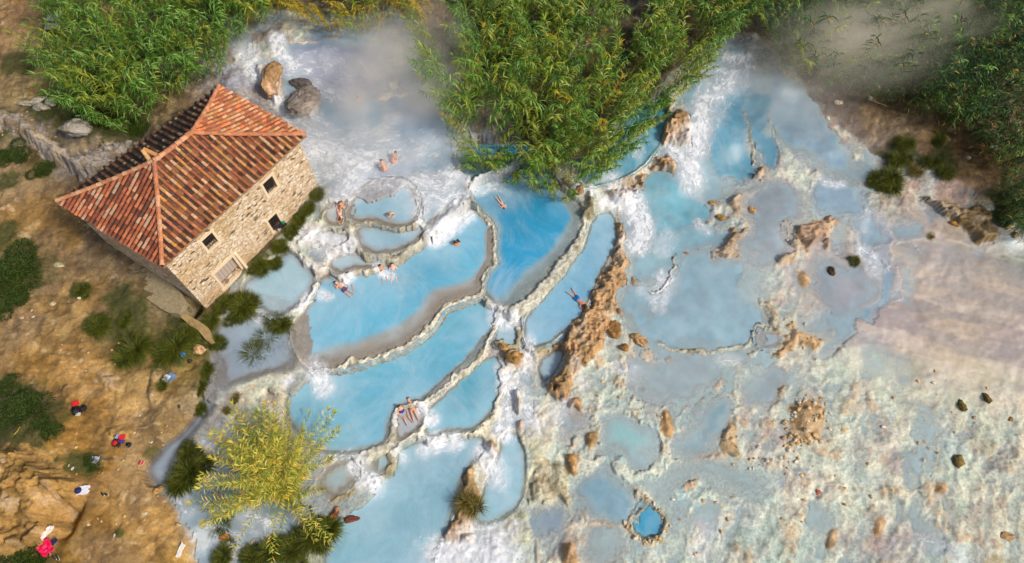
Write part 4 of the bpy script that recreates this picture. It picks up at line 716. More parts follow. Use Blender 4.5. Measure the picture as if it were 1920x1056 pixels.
PAL = {'se': (ORG+[(150,88,58),(196,140,70)], [(108,70,46),(88,56,36),(126,82,54),(76,50,34),(62,40,26)]),
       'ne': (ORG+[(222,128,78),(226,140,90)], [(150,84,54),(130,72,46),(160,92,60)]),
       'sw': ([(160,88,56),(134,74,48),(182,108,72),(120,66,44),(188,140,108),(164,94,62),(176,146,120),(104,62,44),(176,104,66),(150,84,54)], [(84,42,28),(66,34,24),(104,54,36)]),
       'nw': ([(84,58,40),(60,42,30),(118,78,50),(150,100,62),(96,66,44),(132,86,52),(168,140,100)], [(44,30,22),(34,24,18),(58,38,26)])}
roof = MB()
def slope(a, b, tops, key, pitch=.385):
    e = unit(b-a); n = np.array([-e[1], e[0]]); L = np.linalg.norm(b-a)
    hs = [(t-a)@n for t in tops]; k = (RZ-EZ)/np.mean(hs)
    poly = [a, b]+tops
    loc = [((p-a)@e, (p-a)@n) for p in poly]
    def p3(s, h, up=0): q = a+e*s+n*h; return np.array([q[0], q[1], EZ+h*k-.22*math.sin(min(1, h/np.mean(hs))*math.pi)*.5+up])
    def hmax(s):
        ys = []
        for i in range(1, len(loc)):
            p, q = loc[i], loc[(i+1) % len(loc)]
            if (p[0]-s)*(q[0]-s) <= 0 and abs(p[0]-q[0]) > 1e-6:
                ys.append(p[1]+(q[1]-p[1])*(s-p[0])/(q[0]-p[0]))
        return max(ys) if ys else 0
    # closed underlay
    N = 26; V = []; F = []
    for i in range(N+1):
        s = L*i/N; h = hmax(s)
        for j in range(7): V.append(p3(s, h*j/6, -.03))
    for i in range(N):
        for j in range(6): q = i*7+j; F.append((q, q+7, q+8, q+1))
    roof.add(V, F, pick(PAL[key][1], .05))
    V = [p3(0, 0, -.03), p3(L, 0, -.03), p3(L, 0, -.2), p3(0, 0, -.2)]; roof.add(V, [(0, 1, 2, 3)], rgb(150,120,90))
    up = unit(np.array([-n[0]*k, -n[1]*k, 1])); s = pitch*.4; row = 0
    while s < L-.05:
        H = hmax(s)-.02; t = -.10+random.uniform(-.03, .03); first = True; wob = random.uniform(-.02, .02)
        while t < H-.1:
            t1 = min(t+.40, H); j = random.uniform(-.012, .012)+wob
            V, F = arc_tube(p3(s+j, t, .045), p3(s+j, t1, .02), .105, .082, up)
            c = pick(PAL[key][0], .14); roof.add(V, F, c)
            if first:
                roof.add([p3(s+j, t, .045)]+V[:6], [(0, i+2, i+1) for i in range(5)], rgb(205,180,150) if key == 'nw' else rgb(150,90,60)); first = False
            t += .335
        H = min(hmax(s+pitch/2), hmax(s+pitch/2))-.02; t = -.05
        while t < H-.1 and s+pitch/2 < L:
            t1 = min(t+.38, H); V, F = arc_tube(p3(s+pitch/2, t, .16), p3(s+pitch/2, t1, .135), .15, .145, -up, 3, R(120))
            V, F = arc_tube(p3(s+pitch/2, t, .135), p3(s+pitch/2, t1, .11), .14, .135, -up, 3, R(120))
            roof.add(V, F, pick(PAL[key][1], .25)); t += .335
        s += pitch*random.uniform(.985, 1.015)
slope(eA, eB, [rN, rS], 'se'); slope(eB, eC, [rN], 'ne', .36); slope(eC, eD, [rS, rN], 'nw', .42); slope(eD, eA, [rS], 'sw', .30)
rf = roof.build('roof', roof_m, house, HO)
cap = MB()
def cap_line(p, q, pal, sag=.1, r=.14):
    n = int(np.linalg.norm(q-p)/.34); 
    for i in range(n):
        a = p+(q-p)*(i/n); b = p+(q-p)*min(1, ((i+1.15)/n)); sg = lambda t: -sag*math.sin(t*math.pi)
        a = a+np.array([random.uniform(-.02, .02), random.uniform(-.02, .02), sg(i/n)+.09]); b = b+np.array([0, 0, sg((i+1)/n)+.055])
        V, F = arc_tube(a, b, r, r*.85, np.array([0, 0, 1.0])); cap.add(V, F, pick(pal, .1))
z3 = lambda p, z: np.array([p[0], p[1], z])
pinkp = [(200,134,94),(190,122,82),(206,150,114),(182,118,86)]; palep = [(206,160,120),(196,140,100),(180,120,84)]
for p, q, pl_ in ((eA, rS, pinkp), (eB, rN, pinkp), (eC, rN, pinkp), (eD, rS, palep)): cap_line(z3(p, EZ+.02), z3(q, RZ), pl_)
cap_line(z3(rS, RZ), z3(rN, RZ), pinkp+palep, .03, .17)
cap.build('ridge_cap', roof_m, rf, HO)
# little ventilation hood of leaned tiles beside the ridge
v = MB(); b0 = np.array([*P(286, 300, 10.3), 10.25]); 
v.add(*arc_tube(b0+[-.1, -.1, .1], b0+[-.45, .35, .5], .13, .12, np.array([0, 0, 1.0])), rgb(205,160,110))
v.add(*arc_tube(b0+[.35, .2, .15], b0+[-.4, .42, .52], .13, .12, np.array([0, 0, 1.0])), rgb(196,140,84))
for dx, dy in ((-.1, .0), (.12, .14)): v.add([b0+[dx-.15, dy, -.1], b0+[dx+.05, dy+.05, -.1], b0+[dx-.1, dy+.3, .4], b0+[dx-.3, dy+.25, .4]], [(0, 1, 2, 3)], rgb(176,134,100))
v.build('roof_vent', roof_m, rf, HO)

# walls: rubble stone laid in rough courses
wall_m, t, b = material('rubble_stone', .9); uv = nd(t, 'ShaderNodeAttribute', attribute_name='Wuv')
mp = nd(t, 'ShaderNodeMapping'); mp.inputs['Scale'].default_value = (1.9, 4.2, 1); 
ds = noise_n(t, 2.5, 3, .6, 0, uv.outputs['Vector']); ad = nd(t, 'ShaderNodeVectorMath', operation='MULTIPLY_ADD'); t.links.new(ds.outputs['Color'], ad.inputs[0]); ad.inputs[1].default_value = (.22, .14, 0); t.links.new(uv.outputs['Vector'], ad.inputs[2])
t.links.new(ad.outputs[0], mp.inputs[0])
v1 = nd(t, 'ShaderNodeTexVoronoi', feature='F1'); v2 = nd(t, 'ShaderNodeTexVoronoi', feature='DISTANCE_TO_EDGE')
for q in (v1, v2): q.inputs['Scale'].default_value = 1.7; q.inputs['Randomness'].default_value = .85; t.links.new(mp.outputs[0], q.inputs['Vector'])
cr = nd(t, 'ShaderNodeValToRGB'); sp = nd(t, 'ShaderNodeSeparateColor'); t.links.new(v1.outputs['Color'], sp.inputs[0]); t.links.new(sp.outputs[0], cr.inputs[0])
els = cr.color_ramp.elements; els[0].color = (*rgb(206,174,134), 1); els[1].color = (*rgb(248,236,212), 1)
for pos, c in ((.2, rgb(226,202,172)), (.45, rgb(240,222,198)), (.7, rgb(246,232,212)), (.9, rgb(230,208,186))):
    e_ = els.new(pos); e_.color = (*c, 1)
dk = ramp(t, sp.outputs[1], .93, .96); stone = mix_c(t, dk, cr.outputs[0], rgb(96,74,52))
nm = noise_n(t, .55, 5, .6, 0, uv.outputs['Vector']); plaster = ramp(t, nm.outputs[0], .50, .60)
stone = mix_c(t, math_n(t, 'MULTIPLY', plaster, .6), stone, rgb(212,176,126))
mort = ramp(t, v2.outputs['Distance'], .02, .11); nn = noise_n(t, 22, 5, .7, 0, uv.outputs['Vector'])
colr = mix_c(t, mort, rgb(196,164,122), stone); colr = mix_c(t, ramp(t, nn.outputs[0], .35, .7, 0, .22), colr, rgb(166,132,92))
t.links.new(colr, b.inputs['Base Color'])
bump_n(t, math_n(t, 'ADD', math_n(t, 'MULTIPLY', mort, 1), math_n(t, 'MULTIPLY', nn.outputs[0], .7)), .9, .05, b)
def wall(p, q, z0, z1, holes=(), zb=None):
    d = unit(q-p); n = np.array([d[1], -d[0]]); L = np.linalg.norm(q-p)
    us = set(np.round(np.arange(0, L, .16), 3))|{round(L, 3)}; vs = set(np.round(np.arange(z0, z1, .16), 3))|{z1}
    hu = set(); hv = set()
    for h in holes: hu |= {h[0], h[1]}; hv |= {h[2], h[3]}
    us = {x for x in us if all(abs(x-h) > .07 for h in hu)}|hu; vs = {x for x in vs if all(abs(x-h) > .07 for h in hv)}|hv
    us = sorted(us); vs = sorted(vs); V = []; UV = []; F = []
    for z in vs:
        for u in us:
            edge = any(h[0]-.01 <= u <= h[1]+.01 and h[2]-.01 <= z <= h[3]+.01 for h in holes) or u in (0, us[-1])
            o = 0 if edge else (random.random()-.5)*.05
            if edge and u in (0, us[-1]): o = 0
            V.append((*(p+d*u+n*o), z)); UV.append((u+p[0], z, 0))
    W_ = len(us)
    for j in range(len(vs)-1):
        for i in range(W_-1):
            cu = (us[i]+us[i+1])/2; cz = (vs[j]+vs[j+1])/2
            if any(h[0] < cu < h[1] and h[2] < cz < h[3] for h in holes): continue
            F.append((j*W_+i, j*W_+i+1, (j+1)*W_+i+1, (j+1)*W_+i))
    for h in holes:                       # reveals
        for (ua, za), (ub, zb_) in (((h[0], h[2]), (h[1], h[2])), ((h[1], h[2]), (h[1], h[3])), ((h[1], h[3]), (h[0], h[3])), ((h[0], h[3]), (h[0], h[2]))):
            o = len(V)
            for u, z, dd in ((ua, za, 0), (ub, zb_, 0), (ub, zb_, -.38), (ua, za, -.38)): V.append((*(p+d*u+n*dd), z)); UV.append((u+p[0]+dd, z+dd*.7, 0))
            F.append((o, o+1, o+2, o+3))
    m = MB(); m.V = V; m.F = F; m.C = UV
    return m.build('wall', wall_m, house, HO, attr='Wuv'), d, n
wS, wE, wN, wW = np.array([-19.477, 18.552]), np.array([-13.210, 27.314]), np.array([-18.923, 31.002]), np.array([-26.212, 22.628])
H1, H2, H3, H4 = (7.3, 8.1, 6.68, 7.8), (2.35, 3.12, 6.73, 7.76), (6.42, 7.16, 3.58, 4.8), (1.72, 3.24, 2.95, 4.66)
_, d_, n_ = wall(wS, wE, .6, 8.55, [H1, H2, H3, H4])
wall(wE, wN, .6, 8.55); wall(wN, wW, .6, 8.55); wall(wW, wS, .6, 8.55)
iron = simple_mat('dark_iron', rgb(52,40,34), .6, .2, 30, .1); dark = simple_mat('dark_interior', rgb(26,20,16), .9, .2, 10, 0)
lime = simple_mat('pale_dressed_stone', rgb(222,200,168), .85, .12, 18, .5); wood = simple_mat('weathered_grey_board', rgb(176,160,150), .8, .15, 14, .4)
def wp(u, z, o): q = wS+d_*u+n_*o; return np.array([q[0], q[1], z])
def wbox(m, u0, u1, z0, z1, o0, o1, c=(1, 1, 1)):
    V = [wp(u, z, o) for o in (o0, o1) for u, z in ((u0, z0), (u1, z0), (u1, z1), (u0, z1))]
    m.add(V, [(0, 3, 2, 1), (4, 5, 6, 7), (0, 1, 5, 4), (1, 2, 6, 5), (2, 3, 7, 6), (3, 0, 4, 7)], c)
def window(h, nx_, nz, kind):
    w = MB(); wbox(w, h[0]+.002, h[1]-.002, h[2]+.002, h[3]-.002, -.36, -.30); o = w.build('window', dark, house, HO)
    g = MB()
    for i in range(nx_+1): u = h[0]+(h[1]-h[0])*i/nx_; wbox(g, u-.018, u+.018, h[2], h[3], -.13, -.095)
    for j in range(nz+1): z = h[2]+(h[3]-h[2])*j/nz; wbox(g, h[0], h[1], z-.018, z+.018, -.097, -.065)
    g.build('grille', iron, o, HO)
    f = MB(); wd_ = .16
    wbox(f, h[0]-wd_, h[0]-.003, h[2]-.1, h[3]+.02, -.02, .045); wbox(f, h[1]+.003, h[1]+wd_, h[2]-.1, h[3]+.02, -.02, .045); wbox(f, h[0]-.22, h[1]+.22, h[3]+.024, h[3]+.22, -.02, .05); wbox(f, h[0]-.2, h[1]+.2, h[2]-.17, h[2]-.004, -.3, .08)
    f.build('frame', lime, o, HO); return o
window(H1, 5, 6, 0); window(H2, 5, 3, 0); w3 = window(H3, 4, 5, 0)
# things left on the sill of the lower window
dr = MB(); wbox(dr, H4[0]+.01, H4[1]-.01, H4[2]+.25, H4[3]-.01, -.30, -.24); door = dr.build('door', wood, house, HO); 
fr = MB(); wbox(fr, H4[0]-.17, H4[0]-.003, H4[2]-.1, H4[3]+.02, -.02, .06); wbox(fr, H4[1]+.003, H4[1]+.17, H4[2]-.1, H4[3]+.02, -.02, .06); wbox(fr, H4[0]-.2, H4[1]+.2, H4[3]+.024, H4[3]+.24, -.02, .07); wbox(fr, H4[0]-.3, H4[1]+.3, H4[2]-.22, H4[2]-.004, -.35, .10); fr.build('frame', lime, door, HO)
pk = MB(); 
for i in range(1, 6): u = H4[0]+(H4[1]-H4[0])*i/6; wbox(pk, u-.012, u+.012, H4[2]+.27, H4[3]-.03, -.24, -.232)
pk.build('batten', simple_mat('board_joint', rgb(112,98,90), .9), door, HO)
bt = MB(); 
V = [wp(3.42, 4.9, .0), wp(3.60, 4.9, .0), wp(3.60, 1.2, .0), wp(3.42, 1.2, .0), wp(3.42, 4.75, .14), wp(3.60, 4.75, .14), wp(3.60, 1.2, .55), wp(3.42, 1.2, .55)]
bt.add(V, [(4, 5, 1, 0), (4, 7, 6, 5), (0, 3, 7, 4), (1, 5, 6, 2)], (1, 1, 1)); bt.build('buttress', lime, house, HO)
# raised stone walk along the south west side
gm_ = attr_mat('old_mortar', 'Col', .9, .25, 5, .6, .05)
def slab_thing(name, label, cat, pl, z0, z1, col, warp=.06):
    poly = chaikin([P(u, v, z1) for u, v in pl], 1); n = len(poly); cx, cy = poly.mean(0)
    m = MB(); V = [(x+random.uniform(-warp, warp), y+random.uniform(-warp, warp), z1+random.uniform(-.03, .03)) for x, y in poly]+[(x, y, z0) for x, y in poly]
    m.add(V, [tuple(range(n))]+[(i, (i+1) % n, n+(i+1) % n, n+i)[::-1] for i in range(n)], rgb(*col))
    o = m.build(name, gm_, None, (cx, cy, z0)); o.location = (cx, cy, z0); tag(o, label, cat); return o
slab_thing('stone_terrace', 'worn grey mortar terrace running along the south west side of the mill house', 'terrace', [(150,412),(215,450),(300,512),(352,558),(342,590),(310,584),(275,562),(215,505),(160,455)], 2.0, 3.55, (150,136,106))
slab_thing('low_stone_wall', 'low curved stone wall around the dark pit at the corner of the house', 'wall', [(318,578),(332,574),(360,596),(388,612),(400,640),(388,642),(376,622),(350,604)], 1.6, 3.1, (166,140,92))

# ================================================================== PLANTS
leaf_m, t, b = material('reed_leaf', .55); a = nd(t, 'ShaderNodeAttribute', attribute_name='Col'); t.links.new(a.outputs[0], b.inputs['Base Color'])
tl = nd(t, 'ShaderNodeBsdfTranslucent'); t.links.new(a.outputs[0], tl.inputs[0]); mx = nd(t, 'ShaderNodeMixShader'); mx.inputs[0].default_value = .22
t.links.new(b.outputs[0], mx.inputs[1]); t.links.new(tl.outputs[0], mx.inputs[2]); t.links.new(mx.outputs[0], t.nodes['Material Output'].inputs[0])
b.inputs['Specular IOR Level'].default_value = .35
def blade(base, d0, length, width, droop, rnd, seg=4, up=.5, side=None):
    """arching leaf as a ribbon: returns (2*(seg+1),3)"""
    d = np.array([d0[0], d0[1], up]); d /= np.linalg.norm(d); p = np.array(base, float); out = []
    hor = np.array([d0[0], d0[1], 0.]); hor /= np.linalg.norm(hor)+1e-9; s = np.array([-hor[1], hor[0], 0.])
    tw = rnd.uniform(-.5, .5); s = s*math.cos(tw)+np.array([0, 0, 1])*math.sin(tw)
    for i in range(seg+1):
        tt = i/seg; w = width*(.35+1.3*tt if tt < .4 else max(.02, .87*(1-tt)/.6))*.5*1.15
        out.append(p-s*w); out.append(p+s*w)
        p = p+d*length/seg; d = d+np.array([0, 0, -1])*droop/seg; d /= np.linalg.norm(d)
    return out
def ribbon_faces(o, seg): return [(o+2*i, o+2*i+1, o+2*i+3, o+2*i+2) for i in range(seg)]
TINTS = {'green': [(88,132,34),(64,110,26),(120,160,58),(48,88,20),(148,184,96)], 'olive': [(132,146,30),(108,132,26),(160,164,46),(84,108,20),(176,186,90)],
         'gold': [(196,166,24),(176,150,20),(214,182,44),(146,130,20)], 'deep': [(34,72,20),(24,54,16),(50,92,30),(18,44,12),(80,124,54)],
         'pale': [(200,192,76),(176,180,72),(220,206,92),(150,160,58),(226,188,66),(134,150,56)]}
def reed_geo(seed, tint, h=4.4, nl=30, lean=1.2, leaf=.74, lw=.072):
    rnd = random.Random(seed); pal = TINTS[tint]; V = []; F = []; C = []
    cx = lambda q: lean*q**2.2; stem = []
    N = 7; r = .016
    for i in range(N+1):
        q = i/N
        for k in range(3): a = k*2.094; V.append((cx(q)+r*(1.2-q)*math.cos(a), r*(1.2-q)*math.sin(a), h*q-.25*lean*q**3)); C.append(rgb(120,120,50))
    for i in range(N):
        for k in range(3): F.append((i*3+k, i*3+(k+1) % 3, i*3+3+(k+1) % 3, i*3+3+k))
    rot = rnd.uniform(0, 6.28)
    for i in range(nl):
        q = .22+.78*(i/nl)**.75; L = leaf*(1.15-.55*q)*rnd.uniform(.8, 1.2); base = (cx(q), 0, h*q-.25*lean*q**3)
        sd = 1 if i % 2 else -1; fw = .35+.5*q; ang = math.atan2(sd, fw)+rnd.uniform(-.35, .35)
        if rnd.random() < .15: ang = rnd.uniform(-3.1, 3.1)
        o = len(V); bl = blade(base, (math.cos(ang), math.sin(ang)), L*1.25, lw, rnd.uniform(1.3, 2.6), rnd, 4, rnd.uniform(.5, 1.1))
        V += [tuple(p) for p in bl]; F += ribbon_faces(o, 4); c = rgb(*rnd.choice(pal)); k = rnd.uniform(.75, 1.2)
        if rnd.random() < .025: c = rgb(190,150,70)
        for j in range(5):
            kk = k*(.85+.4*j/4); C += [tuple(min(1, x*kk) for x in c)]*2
    for i in range(5):
        ang = rnd.uniform(-.7, .7); o = len(V); bl = blade((cx(1), 0, h-.25*lean), (math.cos(ang), math.sin(ang)), leaf*.8, .06, 1.4, rnd, 4, 1.2)
        V += [tuple(p) for p in bl]; F += ribbon_faces(o, 4); C += [rgb(*rnd.choice(pal))]*10
    return np.array(V, np.float32), np.array(F, np.int32), np.array(C, np.float32)
RG = {(tn, k): reed_geo(hash((len(tn), k)) % 999+k*31, tn, random.uniform(3.7, 4.8), lean=random.uniform(.9, 2.0)) for tn in TINTS for k in range(5)}
RM = {k: mesh_np('giant_reed', g[0], g[1], {'Col': g[2]}, False, [leaf_m]) for k, g in RG.items()}
# base outlines of the thickets (photograph px on the ground), tint choices, label
def tmid(u, v, r):
    if v < 60 and u < 800: return 'gold' if r < .45 else 'olive'
    return 'green' if r < .58 else ('olive' if r < .97 else 'gold')
THK = [('top left', [(165,-160),(160,60),(160,130),(150,190),(200,260),(262,292),(330,240),(395,195),(440,180),(448,130),(470,115),(520,95),(560,60),(560,-160)],
        lambda u, v, r: ('gold' if u > 430 and r < .55 else ('green' if r < .72 else 'olive')), 'giant reed cane in the green thicket behind the mill house'),
       ('top middle', [(560,-160),(560,80),(640,108),(700,110),(760,80),(790,100),(812,160),(838,235),(866,288),(890,312),(950,322),(1000,322),(1045,362),(1078,362),(1120,325),(1170,285),(1205,235),(1262,200),(1312,158),(1345,100),(1385,78),(1400,50),(1400,-160)],
        tmid, 'giant reed cane in the big thicket at the top centre above the blue pool'),
       ('top right', [(1400,-160),(1400,60),(1440,150),(1500,172),(1560,180),(1640,200),(1720,222),(1790,245),(1840,290),(1875,360),(1905,420),(2100,500),(2300,500),(2300,-160)],
        lambda u, v, r: ('olive' if (u < 1640 and r < .3) else ('deep' if r < .86 else 'green')), 'giant reed cane in the dark thicket at the top right')]
spots = []
sp_ = .45
for ti, (nm, pl, fn, lab) in enumerate(THK):
    poly = np.array([P(u, v, 3.6) for u, v in pl]); x0, x1 = poly[:, 0].min(), poly[:, 0].max(); y0, y1 = poly[:, 1].min(), poly[:, 1].max()
    gx, gy = np.meshgrid(np.arange(x0, x1, sp_), np.arange(y0, min(y1, 64), sp_)); gx = gx.ravel()+RNG.uniform(-.25, .25, gx.size); gy = gy.ravel()+RNG.uniform(-.25, .25, gy.size)
    d = sdf(gx, gy, poly); cen = poly.mean(0)
    for x, y, dd in zip(gx, gy, d):
        if dd > 0: continue
        cn = fbm(np.array([x]), np.array([y]), 2.6, 2, 301)[0]
        if dd < -1.0 and cn < .35: continue
        if RNG.rand() < (.15 if dd < -1.2 else .05): continue
        zb = zat(x, y); dx_, dy_ = x, y
        zc = dy_*sT-(zb+4-CAM_H)*cT; yc = dy_*cT+(zb+4-CAM_H)*sT; u = 960+FPX*dx_/zc; v = 528-FPX*yc/zc
        if u < -70 or u > 1990 or v < -90: continue
        spots.append((zc, x, y, zb, u, v, dd, ti))
# outward direction of each thicket's edge, so the outer canes arch out over the water
polys = [np.array([P(u, v, 3.6) for u, v in t_[1]]) for t_ in THK]
def outdir(ti, x, y):
    e = .4; a = np.array([x+e, x-e, x, x]); b_ = np.array([y, y, y+e, y-e]); s = sdf(a, b_, polys[ti]); return math.atan2(s[2]-s[3], s[0]-s[1])
CLC = RNG.uniform(-1, 1, (400, 2))
def clump_dir(x, y):
    # canes fan outward from the middle of their own clump (jittered 3 m lattice)
    best = 1e9; r = (0, 0)
    for i in range(int(x//3.4)-1, int(x//3.4)+2):
        for j in range(int(y//3.4)-1, int(y//3.4)+2):
            k = (i*37+j*101) % 400; cx = (i+.5)*3.4+CLC[k, 0]; cy = (j+.5)*3.4+CLC[k, 1]; d = (x-cx)**2+(y-cy)**2
            if d < best: best = d; r = (x-cx, y-cy)
    return math.atan2(r[1], r[0]), math.sqrt(best)
spots.sort(key=lambda s: s[0]); stuffV = {0: [], 1: [], 2: []}; nind = 0
for i, (zc, x, y, zb, u, v, dd, ti) in enumerate(spots):
    tint = THK[ti][2](u, v, RNG.rand()); k = RNG.randint(5)
    od = outdir(ti, x, y); base_dir = -math.pi/2+RNG.uniform(-1.2, 1.2)
    ang = od+RNG.uniform(-.6, .6) if dd > -1.6 else base_dir
    if u > 1560: ang = RNG.uniform(-2.6, .4)
    ca_, cd_ = clump_dir(x, y)
    if dd <= -1.6 and u < 1560: ang = ca_+RNG.uniform(-.5, .5)
    if dd <= -1.6 and u >= 1560 and RNG.rand() < .6: ang = ca_+RNG.uniform(-.5, .5)
    sc_ = RNG.uniform(.85, 1.1)*(1.0 if dd < -.8 else .82)*(1.30-.32*min(cd_, 2.0))
    if ti == 0 and (x+17)**2+(y-34)**2 < 12: sc_ *= .8
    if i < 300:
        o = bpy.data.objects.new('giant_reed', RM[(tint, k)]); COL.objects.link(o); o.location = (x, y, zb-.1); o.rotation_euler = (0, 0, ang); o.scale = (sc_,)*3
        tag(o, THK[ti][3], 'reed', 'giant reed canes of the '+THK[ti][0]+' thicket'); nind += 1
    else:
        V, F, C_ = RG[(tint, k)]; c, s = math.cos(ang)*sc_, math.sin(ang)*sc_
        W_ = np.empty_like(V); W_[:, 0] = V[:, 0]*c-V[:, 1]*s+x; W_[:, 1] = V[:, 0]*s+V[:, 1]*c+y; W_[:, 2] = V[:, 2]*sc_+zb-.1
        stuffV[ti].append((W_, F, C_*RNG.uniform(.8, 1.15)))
def merge(name, lst, mats):
    o = 0; Vs, Fs, Cs = [], [], []
    for V, F, C_ in lst: Vs.append(V); Fs.append(F+o); Cs.append(C_); o += len(V)
    return mesh_np(name, np.vstack(Vs), np.vstack(Fs), {'Col': np.clip(np.vstack(Cs), 0, 1)}, False, mats)
for ti, l in stuffV.items():
    if l: tag(link('reed_thicket', merge('reed_thicket', l, [leaf_m])), 'dense '+('green','olive','dark')[ti]+' giant reeds filling the '+THK[ti][0]+' of the photograph', 'reeds', kind='stuff')
print('reeds', len(spots), nind)

# the pale yellow reed clump standing in the lower pools
cx_, cy_, cz_ = on_ground(548, 918)
clump = thing('yellow_reed_clump', 'pale yellow-green reed clump spreading from one root in front of the lower pools', 'reeds', (cx_, cy_, cz_-.1))
for i in range(125):
    g = reed_geo(500+i, 'pale', random.uniform(2.4, 5.4), 46, random.uniform(1.6, 4.6), .50, .06); me = mesh_np('cane', g[0], g[1], {'Col': g[2]}, False, [leaf_m])
    a_ = random.choice([random.uniform(.7, 2.6), random.uniform(1.6, 3.9), random.uniform(-3.14, 3.14)])
    link('cane', me, clump, (random.gauss(0, .3), random.gauss(0, .3), 0), (0, 0, a_))
# grass tussocks
def tussock_geo(seed, n=3000, pal=((74,88,14),(54,68,10),(100,108,22),(40,50,8),(124,122,34)), L=1.12, flat=1.1):
    rnd = random.Random(seed); V = []; F = []; C = []
    cs = [(0, 0, 1)]+[(rnd.uniform(-.5, .5), rnd.uniform(-.5, .5), rnd.uniform(.5, .9)) for _ in range(5)]
    for i in range(n):
        ox, oy, os_ = rnd.choice(cs); a = rnd.uniform(0, 6.283); r = .22*math.sqrt(rnd.random()); o = len(V); l_ = L*os_*rnd.uniform(.35, 1.0)
        bl = blade((ox+r*math.cos(a), oy+r*math.sin(a), 0), (math.cos(a+rnd.uniform(-.5, .5)), math.sin(a+rnd.uniform(-.5, .5))), l_, .017, rnd.uniform(1.8, 3.2), rnd, 4, rnd.choice((rnd.uniform(.3, 2.5), rnd.uniform(2, 8)))*flat)
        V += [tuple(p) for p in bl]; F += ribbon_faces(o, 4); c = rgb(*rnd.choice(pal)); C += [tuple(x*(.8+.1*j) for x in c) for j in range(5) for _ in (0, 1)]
    return np.array(V, np.float32), np.array(F, np.int32), np.array(C, np.float32)
TS = []
for k in range(4):
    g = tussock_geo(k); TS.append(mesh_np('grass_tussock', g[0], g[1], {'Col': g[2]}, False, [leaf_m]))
gd = tussock_geo(9, 900, ((110,104,30),(80,80,20),(140,124,50),(50,50,14),(170,146,80))); TD = mesh_np('grass_tussock', gd[0], gd[1], {'Col': gd[2]}, False, [leaf_m])
TUS = [(458,572,36,'dark green tussock at the foot of the house wall by the wall pool'),(438,590,24,'lower dark tussock beside the channel below the house corner'),(526,606,32,'upper tussock of the three crowded between the channel and the left pool'),(500,632,34,'middle tussock of the three crowded between the channel and the left pool'),(474,662,36,'lowest tussock of the three crowded between the channel and the left pool'),
 (607,516,20,'small round green tussock on the rim above the reclining bather'),(250,655,38,'round dark tussock on the bare bank left of the blue bag'),(325,650,38,'yellowish tussock just above the blue bag'),(345,630,26,'grassy tussock behind the blue bag near the terrace'),(352,884,40,'big round dark tussock standing alone in the channel mouth'),(350,850,24,'smaller yellow topped tussock behind the round one in the channel mouth'),
 (408,955,38,'dark tussock under the left side of the yellow reed clump'),(870,940,34,'brown-green tussock growing on the orange rock in the bottom pool'),(588,1005,42,'large tussock at the bottom edge below the yellow reeds'),(548,1030,34,'second tussock at the bottom edge, left of the largest'),(505,1030,34,'dark tussock at the bottom edge under the yellow reeds'),(468,1045,26,'small dark tussock low at the bottom edge'),(415,1040,27,'dark tussock at the bottom edge beside the orange rock'),
 (367,760,17,'small tussock on the bank edge halfway down the channel'),(442,742,14,'small brown tussock at the channel above the yellow reeds'),(421,768,12,'tiny brown tussock on the pale crust beside the channel'),(414,572,20,'grass tuft at the corner of the house'),(395,600,22,'grass tuft beside the low stone wall'),(400,640,24,'grass tuft hanging over the channel head'),(385,690,20,'tuft on the bank beside the channel'),(372,720,18,'low tuft on the bank below the blue bag'),
 (485,497,24,'grass strip tuft at the foot of the house, nearest the door'),(505,482,24,'second tuft of the grass along the house wall'),(523,462,22,'third tuft of the grass along the house wall'),(548,430,22,'tuft of the grass below the lower window'),(562,410,20,'tuft of the grass along the wall past the lower window'),(580,388,20,'tuft of the grass near the far house corner'),(596,362,20,'tuft of the grass at the far house corner'),(430,560,18,'low tuft under the door'),
 (1672,332,40,'large green tussock on the right bank, lowest of its group'),(1690,290,32,'green tussock on the right bank above the large one'),(1705,262,28,'topmost tussock of the group on the right bank'),(1720,308,26,'brownish tussock in the middle of the right bank group'),(1752,300,26,'tussock on the right bank left of the white stones'),(1765,255,22,'small tussock under the dark thicket on the right bank'),(1775,318,24,'dim tussock above the white mud on the right'),(1650,345,22,'left edge tuft of the right bank group'),
 (1605,487,15,'bright green tuft standing in the milky stream'),(1745,443,13,'small brown tuft on the mud left of the dark mossy rock'),(180,608,28,'low dark bush-like tussock on the bare bank below the house'),(232,598,16,'small tuft on the bank beside the terrace'),(150,545,18,'small tuft on the path left of the terrace'),(300,720,15,'small tuft left of the white and blue towel')]
tus_obj = []
for i, (u, v, r, lab) in enumerate(TUS):
    x, y, z = on_ground(u, v); s = r/27*.98
    x, y = P(u, v, z+.3*s)
    me = TD if 'brown' in lab else TS[i % 4]
    o = link('grass_tussock', me, None, (x, y, zat(x, y)-.05), (0, 0, random.uniform(0, 6)), (s, s, s*.9)); tag(o, lab, 'grass tussock', 'grass tussocks of the banks')
